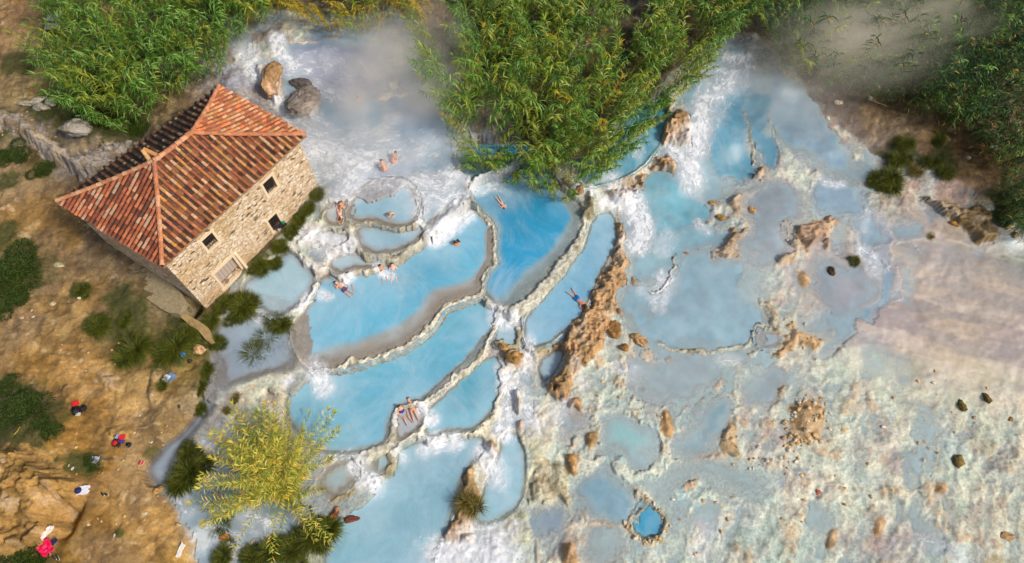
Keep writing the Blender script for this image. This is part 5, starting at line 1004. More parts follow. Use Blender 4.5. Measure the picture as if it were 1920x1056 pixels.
# broad-leaved shrubs
def shrub_geo(seed, r=1, n=1500, pal=((40,60,12),(30,46,10),(56,80,18),(22,34,8),(74,92,30))):
    rnd = random.Random(seed); V = []; F = []; C = []
    lumps = [(rnd.uniform(-.6, .6), rnd.uniform(-.6, .6), rnd.uniform(.15, .6), rnd.uniform(.25, .5)) for _ in range(12)]
    for i in range(n):
        lx, ly, lz, lr = rnd.choice(lumps); a = rnd.uniform(0, 6.28); e = math.asin(rnd.uniform(-.3, 1)); rr = lr*rnd.uniform(.75, 1.1)
        p = np.array([lx+rr*math.cos(a)*math.cos(e), ly+rr*math.sin(a)*math.cos(e), max(0, lz+rr*math.sin(e)*.7)])
        o = len(V); bl = blade(p, (math.cos(a), math.sin(a)), (.14 if n < 2000 else .085)*rnd.uniform(.7, 1.4), .05 if n < 2000 else .034, 1.0, rnd, 2, .6)
        V += [tuple(q) for q in bl]; F += ribbon_faces(o, 2); C += [rgb(*rnd.choice(pal))]*6
    return np.array(V, np.float32), np.array(F, np.int32), np.array(C, np.float32)
SHR = [(30,505,58,'large low dark green shrub at the left edge above the path'),(15,560,40,'lower lobe shrub at the left edge of the path'),(55,775,42,'dark shrub at the left edge beside the black and red backpack'),(20,780,40,'dark shrub cut by the left edge, level with the backpack'),(85,800,30,'dark shrub right end above the rocky spur'),(10,725,26,'small shrub at the left edge above the dark shrubs'),(20,1045,40,'green shrub in the bottom left corner'),(60,1052,26,'small green shrub beside the bottom left corner'),(158,868,20,'low creeping shrub left of the grey towel'),(178,880,14,'small shrub just under the grey towel'),
 (20,290,38,'dark shrub below the grey rock at the left edge'),(75,310,30,'dark green shrub against the grey rock left of the roof'),(200,215,34,'shrub on the rock bank behind the roof'),(255,235,30,'dark shrub between the grey rock and the reeds'),(165,175,30,'shrub under the reeds at their lower left'),(150,200,26,'olive shrub among the pale rocks'),(1880,400,34,'dark shrub below the thicket at the right edge'),(1900,370,34,'dark shrub at the right edge'),(225,1000,7,'tiny green plant on the ochre bank at the bottom'),(285,855,14,'small shrub at the bank edge near the red shoes')]
for i, (u, v, r, lab) in enumerate(SHR):
    g = shrub_geo(i, n=4200 if r > 15 else 300, pal=((56,76,20),(42,60,14),(72,94,28),(34,48,12),(92,104,40)) if i != 18 else ((90,140,20),(70,120,16)))
    x, y, z = on_ground(u, v); s = r/27*.85; x, y = P(u, v, z+.3*s)
    tag(link('shrub', mesh_np('shrub', g[0], g[1], {'Col': g[2]}, False, [leaf_m]), None, (x, y, zat(x, y)-.08), (0, 0, random.uniform(0, 6)), (s, s, s*.5)), lab, 'shrub', 'shrubs on the banks')
# short grass and weeds over the green patches
V, F, C_ = [], [], []; rnd = random.Random(4)
for gx, gy, gz, r in GW:
    for _ in range(int(170*r*r)):
        a = rnd.uniform(0, 6.28); q = r*math.sqrt(rnd.random())*1.05; x, y = gx+q*math.cos(a), gy+q*math.sin(a)
        if vnoise(np.array([x*1.3]), np.array([y*1.3]), 12)[0] < .36: continue
        z = zat(x, y); o = len(V); a = rnd.uniform(0, 6.28)
        V += [tuple(p) for p in blade((x, y, z-.02), (math.cos(a), math.sin(a)), rnd.uniform(.12, .3), .022, 1.2, rnd, 2, 1.3)]; F += ribbon_faces(o, 2); c = rgb(*rnd.choice(((84,92,20),(60,72,14),(110,110,34),(130,118,50)))); C_ += [c]*6
tag(link('weedy_grass', mesh_np('weedy_grass', V, F, {'Col': C_}, False, [leaf_m])), 'short olive green weeds growing in patches on the dry banks', 'grass', kind='stuff')
# ================================================================== LOOSE ROCKS
rock_m = attr_mat('bare_rock', 'Col', .85, .35, 3.2, .9, .08)
def rock_mesh(seed, sx, sy, sz, col, sub=3, name='rock', moss=None):
    rnd = random.Random(seed); bm = bmesh.new(); bmesh.ops.create_icosphere(bm, subdivisions=sub, radius=1)
    co = np.array([v.co[:] for v in bm.verts]); o = rnd.uniform(0, 90)
    # facets by cutting planes, then noise
    for _ in range(9):
        n = np.array([rnd.gauss(0, 1) for _ in range(3)]); n /= np.linalg.norm(n); h = rnd.uniform(.6, .85); d = co@n-h; co -= np.maximum(d, 0)[:, None]*n*.85
    f = fbm(co[:, 0]+o+co[:, 2]*.7, co[:, 1]+o+co[:, 2], .8, 4, 3); co *= (1+(f-.5)*.8)[:, None]; f3 = ridged(co[:, 0]*1.3+o+co[:, 2], co[:, 1]*1.3-co[:, 2]*.8, .35, 3, 16); co *= (1+(f3-.6)*.28)[:, None]
    f2 = fbm(co[:, 0]*1.5+o, co[:, 1]*1.5-o+co[:, 2], .4, 3, 6)
    c = np.array(rgb(*col))[None, :]*(.66+.85*f2)[:, None]*(1-.5*sstep(.62, .8, f3))[:, None]
    if moss is not None:
        k = sstep(.52, .66, f)[:, None]*.5; c = c*(1-k)+np.array(rgb(*moss))*k
    co *= np.array([sx, sy, sz]); F = [[v.index for v in f_.verts] for f_ in bm.faces]; bm.free()
    return mesh_np(name, co, F, {'Col': c}, True, [rock_m])
BIG = [ # u, v, half width px, half depth px, height m, rotation, colour, moss, label
(506,152,17,34,.8,4,(186,152,120),(150,110,40),'tall tan boulder standing in the upper waterfall behind the house'),
(572,185,30,24,.6,20,(150,136,124),(120,112,96),'broad grey-brown boulder in the upper rapids right of the tan one'),
(562,158,20,10,.6,0,(90,84,78),None,'dark wet rock above the broad grey-brown boulder'),
(1265,412,10,11,.35,-30,(196,150,92),(140,104,40),'orange rock in the pale blue foam pool, left of a smaller one'),
(1297,404,10,8,.3,10,(190,148,90),(140,104,40),'smaller orange rock with a dark side, right of the first in the foam pool'),
(1411,394,8,9,.3,0,(190,150,98),None,'tan stone below the pale crumbled outcrop'),
(1337,380,9,5,.2,0,(176,140,96),None,'thin tan stone above the right foam pool'),
(1352,406,8,6,.3,0,(190,146,70),(120,90,30),'yellow-brown stone between the foam pool and the grey strip'),
(1213,592,14,8,.35,20,(204,164,120),(120,90,40),'rounded pink-tan rock at the tip of the ridge arm'),
(1198,578,16,9,.35,-10,(196,156,110),None,'tan rock lying on the ridge arm'),
(1153,617,12,14,.55,10,(180,138,80),(120,84,30),'big brown knob beside the long orange ridge'),
(1200,638,17,9,.5,-32,(196,156,104),(150,110,50),'oblong orange boulder below the ridge arm'),
(1170,650,10,7,.35,0,(158,116,58),(90,70,30),'dark brown flat stone left of the oblong boulder'),
(1277,514,9,5,.2,0,(180,140,92),None,'low brown stone at the top left of the large right pool'),
(1287,474,4,3,.15,0,(160,124,80),None,'small stone just above the L-shaped outcrop'),
(1562,508,11,11,.6,0,(88,66,26),(60,50,18),'round dark mossy rock on the grey mud'),
(1806,760,11,14,.4,25,(110,90,34),(80,70,20),'dark olive rock on the right mineral flats, left of a pair'),
(1852,746,9,13,.4,25,(104,86,28),(80,70,20),'dark olive rock on the right mineral flats, right of a pair'),
(1800,866,13,15,.35,-20,(132,108,52),(90,80,30),'mossy rock on the right flats beside a pale hollow'),
(1896,785,6,6,.25,0,(150,116,50),(100,80,30),'small yellowish rock near the right edge'),
(1890,1005,12,8,.3,0,(176,140,96),None,'tan rock near the bottom right corner'),
(1534,921,4,6,.2,0,(190,110,80),None,'small reddish stone below the crumbled stone pile'),
(1573,191,7,5,.2,10,(222,206,170),None,'pale rounded stone on the brown bank at the top right'),
(1553,220,5,4,.2,0,(206,196,170),None,'pale stone at the mist edge below the rounded one'),
(1631,183,4,6,.2,30,(220,206,170),None,'white stone beside a dead branch under the dark thicket'),
(1817,295,5,4,.2,0,(214,190,160),None,'pale stone below the white pair on the right bank'),
(1836,290,5,3,.2,0,(120,90,60),None,'brown stone right of the pale one on the right bank'),
(1790,418,12,7,.3,-30,(196,140,60),(130,100,30),'orange-yellow stone under the dark mossy rock'),
(1825,432,5,5,.25,0,(200,190,160),None,'pale stone at the lower side of the dark mossy rock'),
(1893,424,8,6,.3,0,(190,166,110),None,'tan boulder near the right edge at the mud shore'),
(1905,440,7,5,.3,0,(150,120,70),None,'brown boulder near the right edge just below another'),
(628,963,7,10,.30,-25,(120,64,36),(226,170,120),'small upright red-brown rock at the left rim of the bottom pool'),
(657,973,16,5,.22,14,(112,58,42),(130,70,48),'long red-brown rock just breaking the bottom pool'),
(418,1007,12,7,.35,0,(206,140,64),(60,36,20),'orange rock with a dark top in the rapids at the bottom'),
(965,668,14,11,.5,0,(192,146,84),(120,94,34),'brown crusted boulder at the head of the central cascade'),
(945,650,7,7,.35,0,(196,150,90),None,'small brown boulder above the crusted one at the central cascade'),
(1086,355,8,8,.5,0,(170,130,90),None,'brown knob under the tip of the middle thicket'),
(1262,352,9,4,.15,0,(176,156,140),None,'thin half sunk stone in the blue foam pool'),
(350,640,6,5,.25,0,(200,160,120),None,'pale stone beside the blue bag'),(372,655,12,8,.4,-30,(206,166,116),None,'pinkish rock edge at the bank right of the blue bag'),
(350,578,9,4,.3,-30,(120,100,60),None,'loose stone in the dark pit at the house corner'),
(110,497,10,6,.25,-20,(176,168,130),None,'pale flat stone on the path left of the house'),(40,595,5,3,.12,0,(190,160,120),None,'small stone on the path at the left'),(98,569,6,3,.12,0,(206,186,150),None,'small whitish stone on the path'),
(292,921,6,5,.2,0,(180,140,80),None,'rounded ochre stone on the bank near the water'),(300,915,5,4,.18,0,(176,136,80),None,'second rounded ochre stone on the bank near the water'),
(225,945,4,3,.12,0,(190,150,90),None,'small ochre stone on the lower bank'),(334,983,5,3,.15,0,(200,170,120),None,'pale stone at the bank edge low down'),
(70,188,16,5,.3,20,(206,196,170),None,'long white rock fragment on the pale rubble at the left'),(45,193,14,5,.25,-5,(200,190,160),None,'second long white fragment on the rubble at the left'),
(140,236,26,14,.8,0,(160,152,142),(120,120,70),'large lichened grey rock behind the roof corner'),(75,200,14,9,.5,0,(190,180,160),None,'pale block of the rubble at the left'),(95,190,10,8,.4,0,(180,172,150),None,'smaller block of the rubble at the left'),
]
for i, (u, v, a_, b_, h, rt, col, moss, lab) in enumerate(BIG):
    x, y, z = on_ground(u, v); 
    for nm_, L_, dep_, de_, sh_, po_, ix_, d_2 in POOLDATA:
        if L_ > z and sdf(np.array([x]), np.array([y]), po_)[0] < 0: z = L_ if SOFT.get(nm_, 0) != 1 else z+.05
    zc = y*sT-(z-CAM_H)*cT; k = zc/FPX; x, y = P(u, v, z+h*.3); k *= .68 if (u > 1500 and moss) else 1; h *= .7 if u > 1500 and u < 1900 else 1
    tag(link('rock', rock_mesh(i, a_*k*1.15, b_*k*1.25, h*.75, col, 5 if a_ > 14 else 4, moss=moss), None, (x, y, z+h*.05), (0, 0, R(rt))), lab, 'rock')
# stones of the ring wall round the small deep pool, of the crumbled pile, and strewn over the flats
STM = [rock_mesh(200+k, 1, 1, .7, c, 2, 'stone') for k, c in enumerate([(236,200,150),(222,180,126),(244,230,204),(206,170,120),(230,190,126),(250,236,216)])]
def strew(name, lab, grp, pts, smin, smax):
    for (x, y) in pts:
        s = random.uniform(smin, smax); o = link(name, random.choice(STM), None, (x, y, zat(x, y)+s*.25), (random.uniform(-.4, .4), random.uniform(-.4, .4), random.uniform(0, 6)), (s, s*random.uniform(.6, 1), s*random.uniform(.6, 1)))
        tag(o, lab, 'stone', grp)
ring = chaikin(PA([(1213,935),(1232,952),(1247,975),(1250,998),(1238,1012),(1215,1018),(1192,1008),(1178,985),(1172,982)], .9), 2, False)
pts = []
for i in range(len(ring)-1):
    a, b_ = ring[i], ring[i+1]; n_s = max(1, int(np.linalg.norm(b_-a)/.13))
    for k in range(n_s): q = a+(b_-a)*k/n_s; pts.append((q[0]+random.gauss(0, .10), q[1]+random.gauss(0, .10)))
strew('stone', 'small tan stone in the ring wall around the deep blue basin', 'stones of the ring wall round the small basin', pts[:95], .07, .17)
def blob(u, v, ru, rv, n, rot=0):
    out = []
    for _ in range(n):
        a = random.uniform(0, 6.28); q = math.sqrt(random.random()); du, dv = ru*q*math.cos(a), rv*q*math.sin(a); c, s = math.cos(R(rot)), math.sin(R(rot))
        x, y, z = ground_pt(u+du*c-dv*s, v+du*s+dv*c); out.append((x, y))
    return out
strew('stone', 'small stone of the crumbled orange pile on the flats', 'stones of the crumbled pile on the flats', blob(1515,790,46,50,62)+blob(1480,845,20,35,22), .06, .2)
strew('stone', 'small stone strewn over the pale mineral flats', 'stones strewn over the mineral flats', blob(1420,850,60,40,16)+blob(1560,900,130,110,26)+blob(1780,800,130,110,16)+blob(1740,845,35,25,14)+blob(1470,430,18,30,22)+blob(1415,330,22,14,16)+blob(1300,980,80,60,16)+blob(1180,760,80,60,20)+blob(1500,640,50,50,12), .05, .15)
strew('stone', 'small stone lying on the ochre bank', 'stones lying on the ochre bank', blob(230,880,110,130,45)+blob(150,620,120,80,14)+blob(60,250,60,40,20), .04, .12)
def branch(name, lab, pts, r, col, grp=None):
    m = MB(); p3 = []
    for u, v, dz in pts: x, y, z = on_ground(u, v); p3.append(np.array([x, y, zat(x, y)+dz]))
    for i in range(len(p3)-1):
        V, F = arc_tube(p3[i], p3[i+1], r*(1-.7*i/len(p3)), r*(1-.7*(i+1)/len(p3)), np.array([0, 0, 1.0]), 7, R(360)); m.add(V, F, rgb(*col))
    o = m.build(name, gm_, None, p3[0], True); o.location = p3[0]; tag(o, lab, 'branch', grp)
branch('dead_branch', 'curved dead branch under the dark thicket at the top right', [(1635,190,.08),(1645,196,.15),(1655,198,.12),(1663,199,.05)], .06, (190,150,110))
branch('dead_branch', 'bare grey branch leaning out of the thicket near the right edge', [(1872,240,1.2),(1880,255,.9),(1888,265,.5),(1892,276,.1)], .05, (150,130,100))
branch('dead_branch', 'thin bare stick on the pebbly spur at the left', [(34,818,.3),(40,812,.35),(46,804,.4)], .03, (180,150,60))
# ================================================================== BATHERS
def skin_mat(name, c):
    m, t, b = material(name, .5); n = noise_n(t, 9, 3, .5, 0, objco(t)); t.links.new(mix_c(t, ramp(t, n.outputs[0], .3, .7), tuple(x*.9 for x in c), tuple(min(1, x*1.08) for x in c)), b.inputs['Base Color'])
    b.inputs['Subsurface Weight'].default_value = .08; return m
SK = [skin_mat('skin_tone', rgb(*c)) for c in ((222,168,138),(204,142,108),(232,184,160),(186,122,88))]
HM = {'dark': simple_mat('dark_hair', rgb(40,26,20), .6, .3, 60, .3), 'brown': simple_mat('brown_hair', rgb(84,52,30), .6, .3, 60, .3), 'fair': simple_mat('fair_hair', rgb(176,140,90), .6, .2, 60, .3)}
eye_m = simple_mat('eye_dark', rgb(30,24,22), .3, 0, 10, 0)
def skin_chain(verts, edges, radii, mats, name, parent, sub=2):
    me = bpy.data.meshes.new(name); me.from_pydata([Vector(v) for v in verts], edges, []); o = bpy.data.objects.new(name, me); COL.objects.link(o)
    md = o.modifiers.new('skin', 'SKIN'); md.use_smooth_shade = True
    sv = me.skin_vertices[0].data
    for i, r in enumerate(radii): sv[i].radius = (r, r) if not isinstance(r, tuple) else r
    sv[0].use_root = True
    sb = o.modifiers.new('sub', 'SUBSURF'); sb.levels = sb.render_levels = sub
    dg = bpy.context.evaluated_depsgraph_get(); m2 = bpy.data.meshes.new_from_object(o.evaluated_get(dg)); bpy.data.objects.remove(o)
    m2.materials.clear()
    for m in mats: m2.materials.append(m)
    return link(name, m2, parent)
def ellip(name, c, r, mat, parent, cut=None, seg=14, rot=None):
    bm = bmesh.new(); bmesh.ops.create_uvsphere(bm, u_segments=seg, v_segments=seg-4, radius=1)
    if cut is not None: bmesh.ops.delete(bm, geom=[v for v in bm.verts if cut(v.co)], context='VERTS')
    M = Matrix.Translation(Vector(c)) @ (rot.to_matrix().to_4x4() if rot else Matrix()) @ Matrix.Diagonal((*r, 1)); bmesh.ops.transform(bm, matrix=M, verts=bm.verts)
    me = bpy.data.meshes.new(name); bm.to_mesh(me); bm.free(); me.materials.append(mat); me.polygons.foreach_set('use_smooth', [True]*len(me.polygons)); return link(name, me, parent)
V3 = lambda *a: np.array(a, float)
def limb(a, b, c, ra, rb, rc): return a, b, c, ra, rb, rc
POSES = {   # joints in metres, y = towards the head side, x = right, z up; water surface at z = 0
 'sit':   dict(pel=(0,0,-.28), chest=(0,.16,.02), neck=(0,.24,.20), head=(0,.26,.34), sh=.19, el=((-.27,.06,-.08),(.27,.06,-.08)), ha=((-.22,-.22,-.05),(.22,-.22,-.05)), kn=((-.14,-.44,-.02),(.14,-.44,-.02)), ft=((-.18,-.84,-.03),(.16,-.84,-.03)), look=(0,-1,-.3)),
 'lie':   dict(pel=(0,0,-.05), chest=(0,.34,-.02), neck=(0,.54,.02), head=(0,.68,.06), sh=.19, el=((-.30,.30,-.02),(.30,.34,-.02)), ha=((-.20,.56,.0),(.34,.10,-.03)), kn=((-.12,-.42,-.04),(.12,-.42,-.02)), ft=((-.16,-.84,-.04),(.16,-.84,-.02)), look=(0,.3,1)),
 'prone': dict(pel=(0,0,.0), chest=(0,.34,.0), neck=(0,.53,.06), head=(0,.66,.14), sh=.20, el=((-.26,.62,-.03),(.26,.60,-.03)), ha=((-.14,.86,-.02),(.12,.86,-.02)), kn=((-.13,-.42,-.04),(.13,-.42,-.04)), ft=((-.20,-.80,.0),(.20,-.80,.0)), look=(0,.7,-.6)),
 'crouch':dict(pel=(0,-.08,-.22), chest=(0,.10,.08), neck=(0,.22,.20), head=(0,.32,.28), sh=.20, el=((-.28,.16,-.05),(.28,.16,-.05)), ha=((-.14,.34,-.04),(.14,.34,-.04)), kn=((-.2,.22,-.26),(.2,.22,-.26)), ft=((-.2,-.1,-.6),(.2,-.1,-.6)), look=(0,.8,-.5)),
 'stand': dict(pel=(0,-.02,-.45), chest=(0,.0,-.06), neck=(0,.02,.16), head=(0,.03,.30), sh=.19, el=((-.24,.16,-.10),(.24,.16,-.10)), ha=((-.08,.34,-.02),(.10,.32,-.04)), kn=((-.1,0,-.85),(.1,0,-.85)), ft=((-.1,0,-1.2),(.1,0,-1.2)), look=(0,1,-.1)),
}
def person(u, v, z, deg, pose, label, skin=0, hair='dark', long=False, suit=None, suit_kind=None, scale=1.0, group=None, dz=0):
    """deg: direction of the head in the picture plane, 0 = up, 90 = right"""
    x, y = P(u, v, z); t = thing('person', label, 'person', (x, y, z+dz), -R(deg), group); t.scale = (scale,)*3
    p = POSES[pose]; pel, ch, ne, he = (V3(*p[k]) for k in ('pel', 'chest', 'neck', 'head')); V = []; E = []; Rr = []
    def av(c, r, frm=None):
        V.append(tuple(c)); Rr.append(r)
        if frm is not None: E.append((frm, len(V)-1))
        return len(V)-1
    ip = av(pel, (.15, .12)); iw = av(pel*.5+ch*.5, (.125, .10), ip); ic = av(ch, (.155, .115), iw); iu = av(ch*.45+ne*.55, (.10, .08), ic); inn = av(ne, .055, iu)
    ax = (he-ne); ax /= np.linalg.norm(ax); look = V3(*p['look']); look = look-ax*(look@ax); look /= np.linalg.norm(look)
    sd = np.cross(ax, look)
    ih = av(he-ax*.03, .078, inn); it = av(he+ax*.07, .085, ih); av(he-ax*.03+look*.075, .018, ih)
    av(he-ax*.07+look*.055, .03, ih)
    for s in (-1, 1): av(he-ax*.02+sd*s*.085, .016, ih)
    for k, s in enumerate((-1, 1)):
        sh = ch*.35+ne*.65+V3(s*p['sh'], 0, -.02)-ax*.03; i1 = av(sh, .062, iu); el = V3(*p['el'][k]); i2 = av(el, .042, i1); ha = V3(*p['ha'][k]); i3 = av(ha, .026, i2)
        fd = ha-el; fd /= np.linalg.norm(fd); pl_ = np.cross(fd, (0, 0, 1)); pl_ /= np.linalg.norm(pl_)+1e-6
        i4 = av(ha+fd*.06, (.034, .014), i3)
        for q in range(4):
            L = (.075, .088, .082, .062)[q]; b = ha+fd*.095+pl_*(q-1.5)*.021; j = av(b, .009, i4); j = av(b+fd*L*.5+V3(0, 0, -.006), .0085, j); av(b+fd*L+V3(0, 0, -.02), .007, j)
        b = ha+fd*.04+pl_*s*.045; j = av(b, .010, i4); av(b+fd*.045+pl_*s*.02, .008, j)
        hip = pel+V3(s*.10, -.03, 0); j1 = av(hip, .095, ip); kn = V3(*p['kn'][k]); j2 = av(hip*.5+kn*.5, .08, j1); j3 = av(kn, .056, j2); ft = V3(*p['ft'][k]); j4 = av(kn*.6+ft*.4, .055, j3); j5 = av(ft, .036, j4)
        fdir = (ft-kn)/np.linalg.norm(ft-kn); av(ft+fdir*.06+V3(s*.03, 0, .05), .034, j5); 
    body = skin_chain(V, E, Rr, [SK[skin]], 'body', t)
    hc = he+ax*.03-look*.018
    q = Vector(ax).to_track_quat('Z', 'Y')
    lk = q.inverted() @ Vector(look)
    ellip('hair', hc, (.108, .108, .112), HM[hair], t, cut=lambda c: (c.dot(lk) > .35 and c.z < .45) or c.z < -.55, rot=q)
    if long: ellip('hair', he-look*.10-ax*.10, (.075, .06, .14), HM[hair], t, rot=q)
    for s in (-1, 1): ellip('eye', he+ax*.005+look*.083+sd*s*.032, (.011,)*3, eye_m, t, seg=8)
    if suit:
        m = simple_mat('swimwear', rgb(*suit), .7, .15, 30, .2)
        d = Vector(ch-pel).to_track_quat('Z', 'Y')
        def wrap(c, r, nm_): ellip(nm_, c, r, m, t, rot=d, cut=lambda c_: abs(c_.z) > .86)
        # follow the trunk: a shell just over the hips, and over the torso for a one-piece
        if suit_kind in ('shorts', 'bikini'): wrap(pel+V3(0, -.02, 0), (.185, .145, .15 if suit_kind == 'shorts' else .10), 'shorts' if suit_kind == 'shorts' else 'bikini_bottom')
        if suit_kind == 'shorts':
            for k, s in enumerate((-1, 1)):
                a = pel+V3(s*.10, -.03, 0); b = V3(*p['kn'][k]); c_ = a*.68+b*.32; dq = Vector(b-a).to_track_quat('Z', 'Y'); ellip('shorts_leg', c_, (.108, .108, .16), m, t, rot=dq, cut=lambda c_: abs(c_.z) > .85)
        if suit_kind == 'suit': wrap(pel*.6+ch*.4, (.172, .135, .30), 'swimsuit')
        if suit_kind == 'bikini': ellip('bikini_top', ch, (.175, .135, .08), m, t, rot=d, cut=lambda c_: abs(c_.z) > .8)
    return t
person(853.5,459,2.6,20,'stand','person with dark hair on the left of the embracing couple in the blue pool',1,'dark')
person(859,456,2.6,-100,'stand','person with dark hair on the right of the embracing couple in the blue pool',1,'dark',True)
person(716,510,2.6,-20,'sit','person in a dark red swimsuit sitting under the small fall, left of a pair',1,'dark',True,(88,20,34),'suit')
person(737,508,2.6,-10,'sit','person in blue shorts leaning back under the small fall, right of a pair',2,'brown',False,(60,100,160),'shorts',1.05)
person(655,524,2.6,-10,'sit','person with dark hair sitting low against the rim behind the reclining bather',1,'dark',True,(60,60,70),'bikini')
person(644,542,2.6,-52,'lie','person in purple shorts reclining with legs stretched in the blue pool',0,'dark',False,(84,74,120),'shorts',.95,dz=.08)
shoe_p = person(637,400,3.45,168,'prone','person lying face down on the brown ledge wearing black shoes',2,'brown',True,(200,150,130),'bikini',.92,dz=.06)
person(646,391,3.45,-60,'crouch','person sitting hunched with bent head on the brown ledge',1,'brown',dz=.1)
person(732,400,3.55,172,'crouch','person bending forward with a pale bald spot in the small upper pool',0,'fair',dz=.08)
person(940,381,2.42,150,'lie','person floating alone on the deep blue centre pool',2,'fair',scale=.75,dz=.05)
person(1083,562,1.95,142,'prone','person swimming in bright blue shorts beside the orange ridge',1,'dark',False,(20,110,180),'shorts',dz=.05)
person(755,773,1.85,-35,'sit','person in a purple swimsuit sitting in the small rim basin',0,'brown',True,(62,48,140),'suit',dz=.10)
person(773,768,1.85,-22,'lie','person with bare back and spread legs lying in the small rim basin',0,'brown',False,(210,150,110),'bikini',.95,dz=.13)
person(673,195,4.4,0,'stand','person standing in the steam of the uppermost pool',3,'dark',dz=.35)
person(721,316,4.1,-30,'crouch','person half lost in the mist, lower of two above the white rapids',0,'brown',dz=.2)
person(737,300,4.1,40,'crouch','person half lost in the mist, upper of two above the white rapids',0,'brown',dz=.2)
for s in (-1, 1): ellip('shoe', (s*.20, -.90, .04), (.05, .13, .05), simple_mat('black_shoe', rgb(20,20,22), .6), shoe_p, rot=Euler((0, 0, s*.4)).to_quaternion())
# ================================================================== THINGS LEFT ON THE BANK
def rbox(name, c, r, mat, parent=None, bev=.25, rot=(0, 0, 0), lump=.02, seg=3):
    bm = bmesh.new(); bmesh.ops.create_cube(bm, size=2); bmesh.ops.scale(bm, vec=r, verts=bm.verts)
    bmesh.ops.bevel(bm, geom=bm.edges[:], offset=min(r)*bev*1.6, segments=seg, affect='EDGES')
    bmesh.ops.subdivide_edges(bm, edges=bm.edges[:], cuts=1, use_grid_fill=True)
    for v in bm.verts: v.co += Vector([random.gauss(0, lump*.3) for _ in range(3)])
    bmesh.ops.transform(bm, matrix=Matrix.Translation(Vector(c)) @ Euler(rot).to_matrix().to_4x4(), verts=bm.verts)
    me = bpy.data.meshes.new(name); bm.to_mesh(me); bm.free(); me.materials.append(mat); me.polygons.foreach_set('use_smooth', [True]*len(me.polygons)); return link(name, me, parent)
def cloth(name, w, l, mat, seed=0, crump=.08, parent=None, loc=(0, 0, 0), fold=0):
    n = 26; g = np.linspace(-.5, .5, n); A, B = np.meshgrid(g, g); A = A.ravel(); B = B.ravel()
    edge = 1-.25*fbm(A*3+seed, B*3, .6, 3, seed+1)
    x = A*w*edge+(fbm(A*2+seed, B*2, .5, 3, 2)-.5)*w*.25; y = B*l*edge+(fbm(A*2-seed, B*2+3, .5, 3, 4)-.5)*l*.25
    z = .03+crump*ridged(A*2+seed, B*2, .5, 3, seed+2)
    if fold: x = np.where(A > 0, x*.45, x); z = z+np.where(A > 0, .04, 0)
    id_ = np.arange(n*n).reshape(n, n); F = np.stack([id_[:-1, :-1], id_[:-1, 1:], id_[1:, 1:], id_[1:, :-1]], -1).reshape(-1, 4)
    me = mesh_np(name, np.stack([x, y, z], 1), F, None, True, [mat]); o = link(name, me, parent, loc)
    s = o.modifiers.new('thickness', 'SOLIDIFY'); s.thickness = .012; return o
def fab(c, nm='fabric', r=.8): return simple_mat(nm+'_fabric', rgb(*c), r, .18, 25, .5)
def strap(parent, pts, r, mat, name='strap'):
    V = []; F = []; 
    for i in range(len(pts)-1):
        v, f = arc_tube(V3(*pts[i]), V3(*pts[i+1]), r, r, np.array([0.1, 0, 1.0]), 6, R(360)); o = len(V); V += [tuple(q) for q in v]; F += [tuple(k+o for k in q) for q in f]
    me = bpy.data.meshes.new(name); me.from_pydata(V, [], F); me.materials.append(mat); return link(name, me, parent)
def backpack(u, v, rz, label, body, pocket, sc=1.0):
    x, y, z = on_ground(u, v); t = thing('backpack', label, 'backpack', (x, y, z), R(rz)); t.scale = (sc,)*3
    bm_, pm = fab(body, 'bag'), fab(pocket, 'pocket')
    rbox('bag_body', (0, 0, .13), (.17, .24, .12), bm_, t, .45, lump=.03); rbox('front_pocket', (0, -.06, .25), (.12, .12, .05), pm, t, .45, lump=.02)
    rbox('top_flap', (0, .19, .19), (.14, .07, .08), bm_, t, .45)
    for s in (-1, 1): strap(t, [(s*.13, .2, .12), (s*.22, .12, .16), (s*.25, -.02, .1), (s*.2, -.18, .05)], .018, bm_)
    strap(t, [(-.04, .24, .2), (0, .28, .25), (.04, .24, .2)], .012, bm_, 'handle'); return t
def put(o, u, v, rz=0, dz=0):
    x, y, z = on_ground(u, v); z = z*.4+.6*max(zat(x+a, y+b) for a in (-.25, 0, .25) for b in (-.25, 0, .25))+.02; o.location = (x, y, z+dz); o.rotation_euler = (0, 0, R(rz)); return o
BLK, RED, NAVY, WHT = (18,18,22), (214,30,40), (34,36,92), (228,228,236)
backpack(145,772,25,'black backpack beside a red bundle on the ochre bank',BLK,(40,40,46),1.15)
backpack(158,767,-20,'smaller black rucksack leaning against the black backpack on the ochre bank',(24,26,34),(30,30,34),.8)
tag(put(cloth('jacket', .42, .34, fab(RED), 3, .12), 148, 760, 20, .1), 'bright red jacket thrown on top of the black backpack', 'jacket')
tag(put(cloth('towel', .34, .22, fab((206,196,180)), 5, .06), 150, 779, 0, .02), 'small beige towel under the black backpack', 'towel')
backpack(221,831,-30,'black and red backpack on the lumpy ochre bank left of the purple and red clothes',BLK,(196,30,40),1.1)
tag(put(cloth('jacket', .40, .30, fab((224,34,44)), 7, .14), 235, 823, 20, .05), 'red jacket crumpled beside the black and red backpack', 'jacket')
tag(put(cloth('jumper', .34, .26, fab((70,58,150)), 9, .12), 231, 829, -20, .02), 'purple jumper under the red jacket', 'jumper')
tag(put(cloth('towel', .22, .30, fab((150,160,200)), 10, .08), 226, 822, -20, .12), 'pale blue towel hanging off the black and red backpack', 'towel')
backpack(243,835,60,'small black day bag with a white label right of the clothes',(22,26,30),(36,44,46),.62)
tag(put(cloth('towel', .75, .42, fab((176,178,200)), 12, .09, fold=1), 185, 864, -10), 'crumpled grey-lilac towel beside the green creeper', 'towel')
t = put(cloth('towel', .85, .55, fab(WHT), 14, .05), 164, 923, 10); tag(t, 'white towel spread on the rock edge', 'towel')
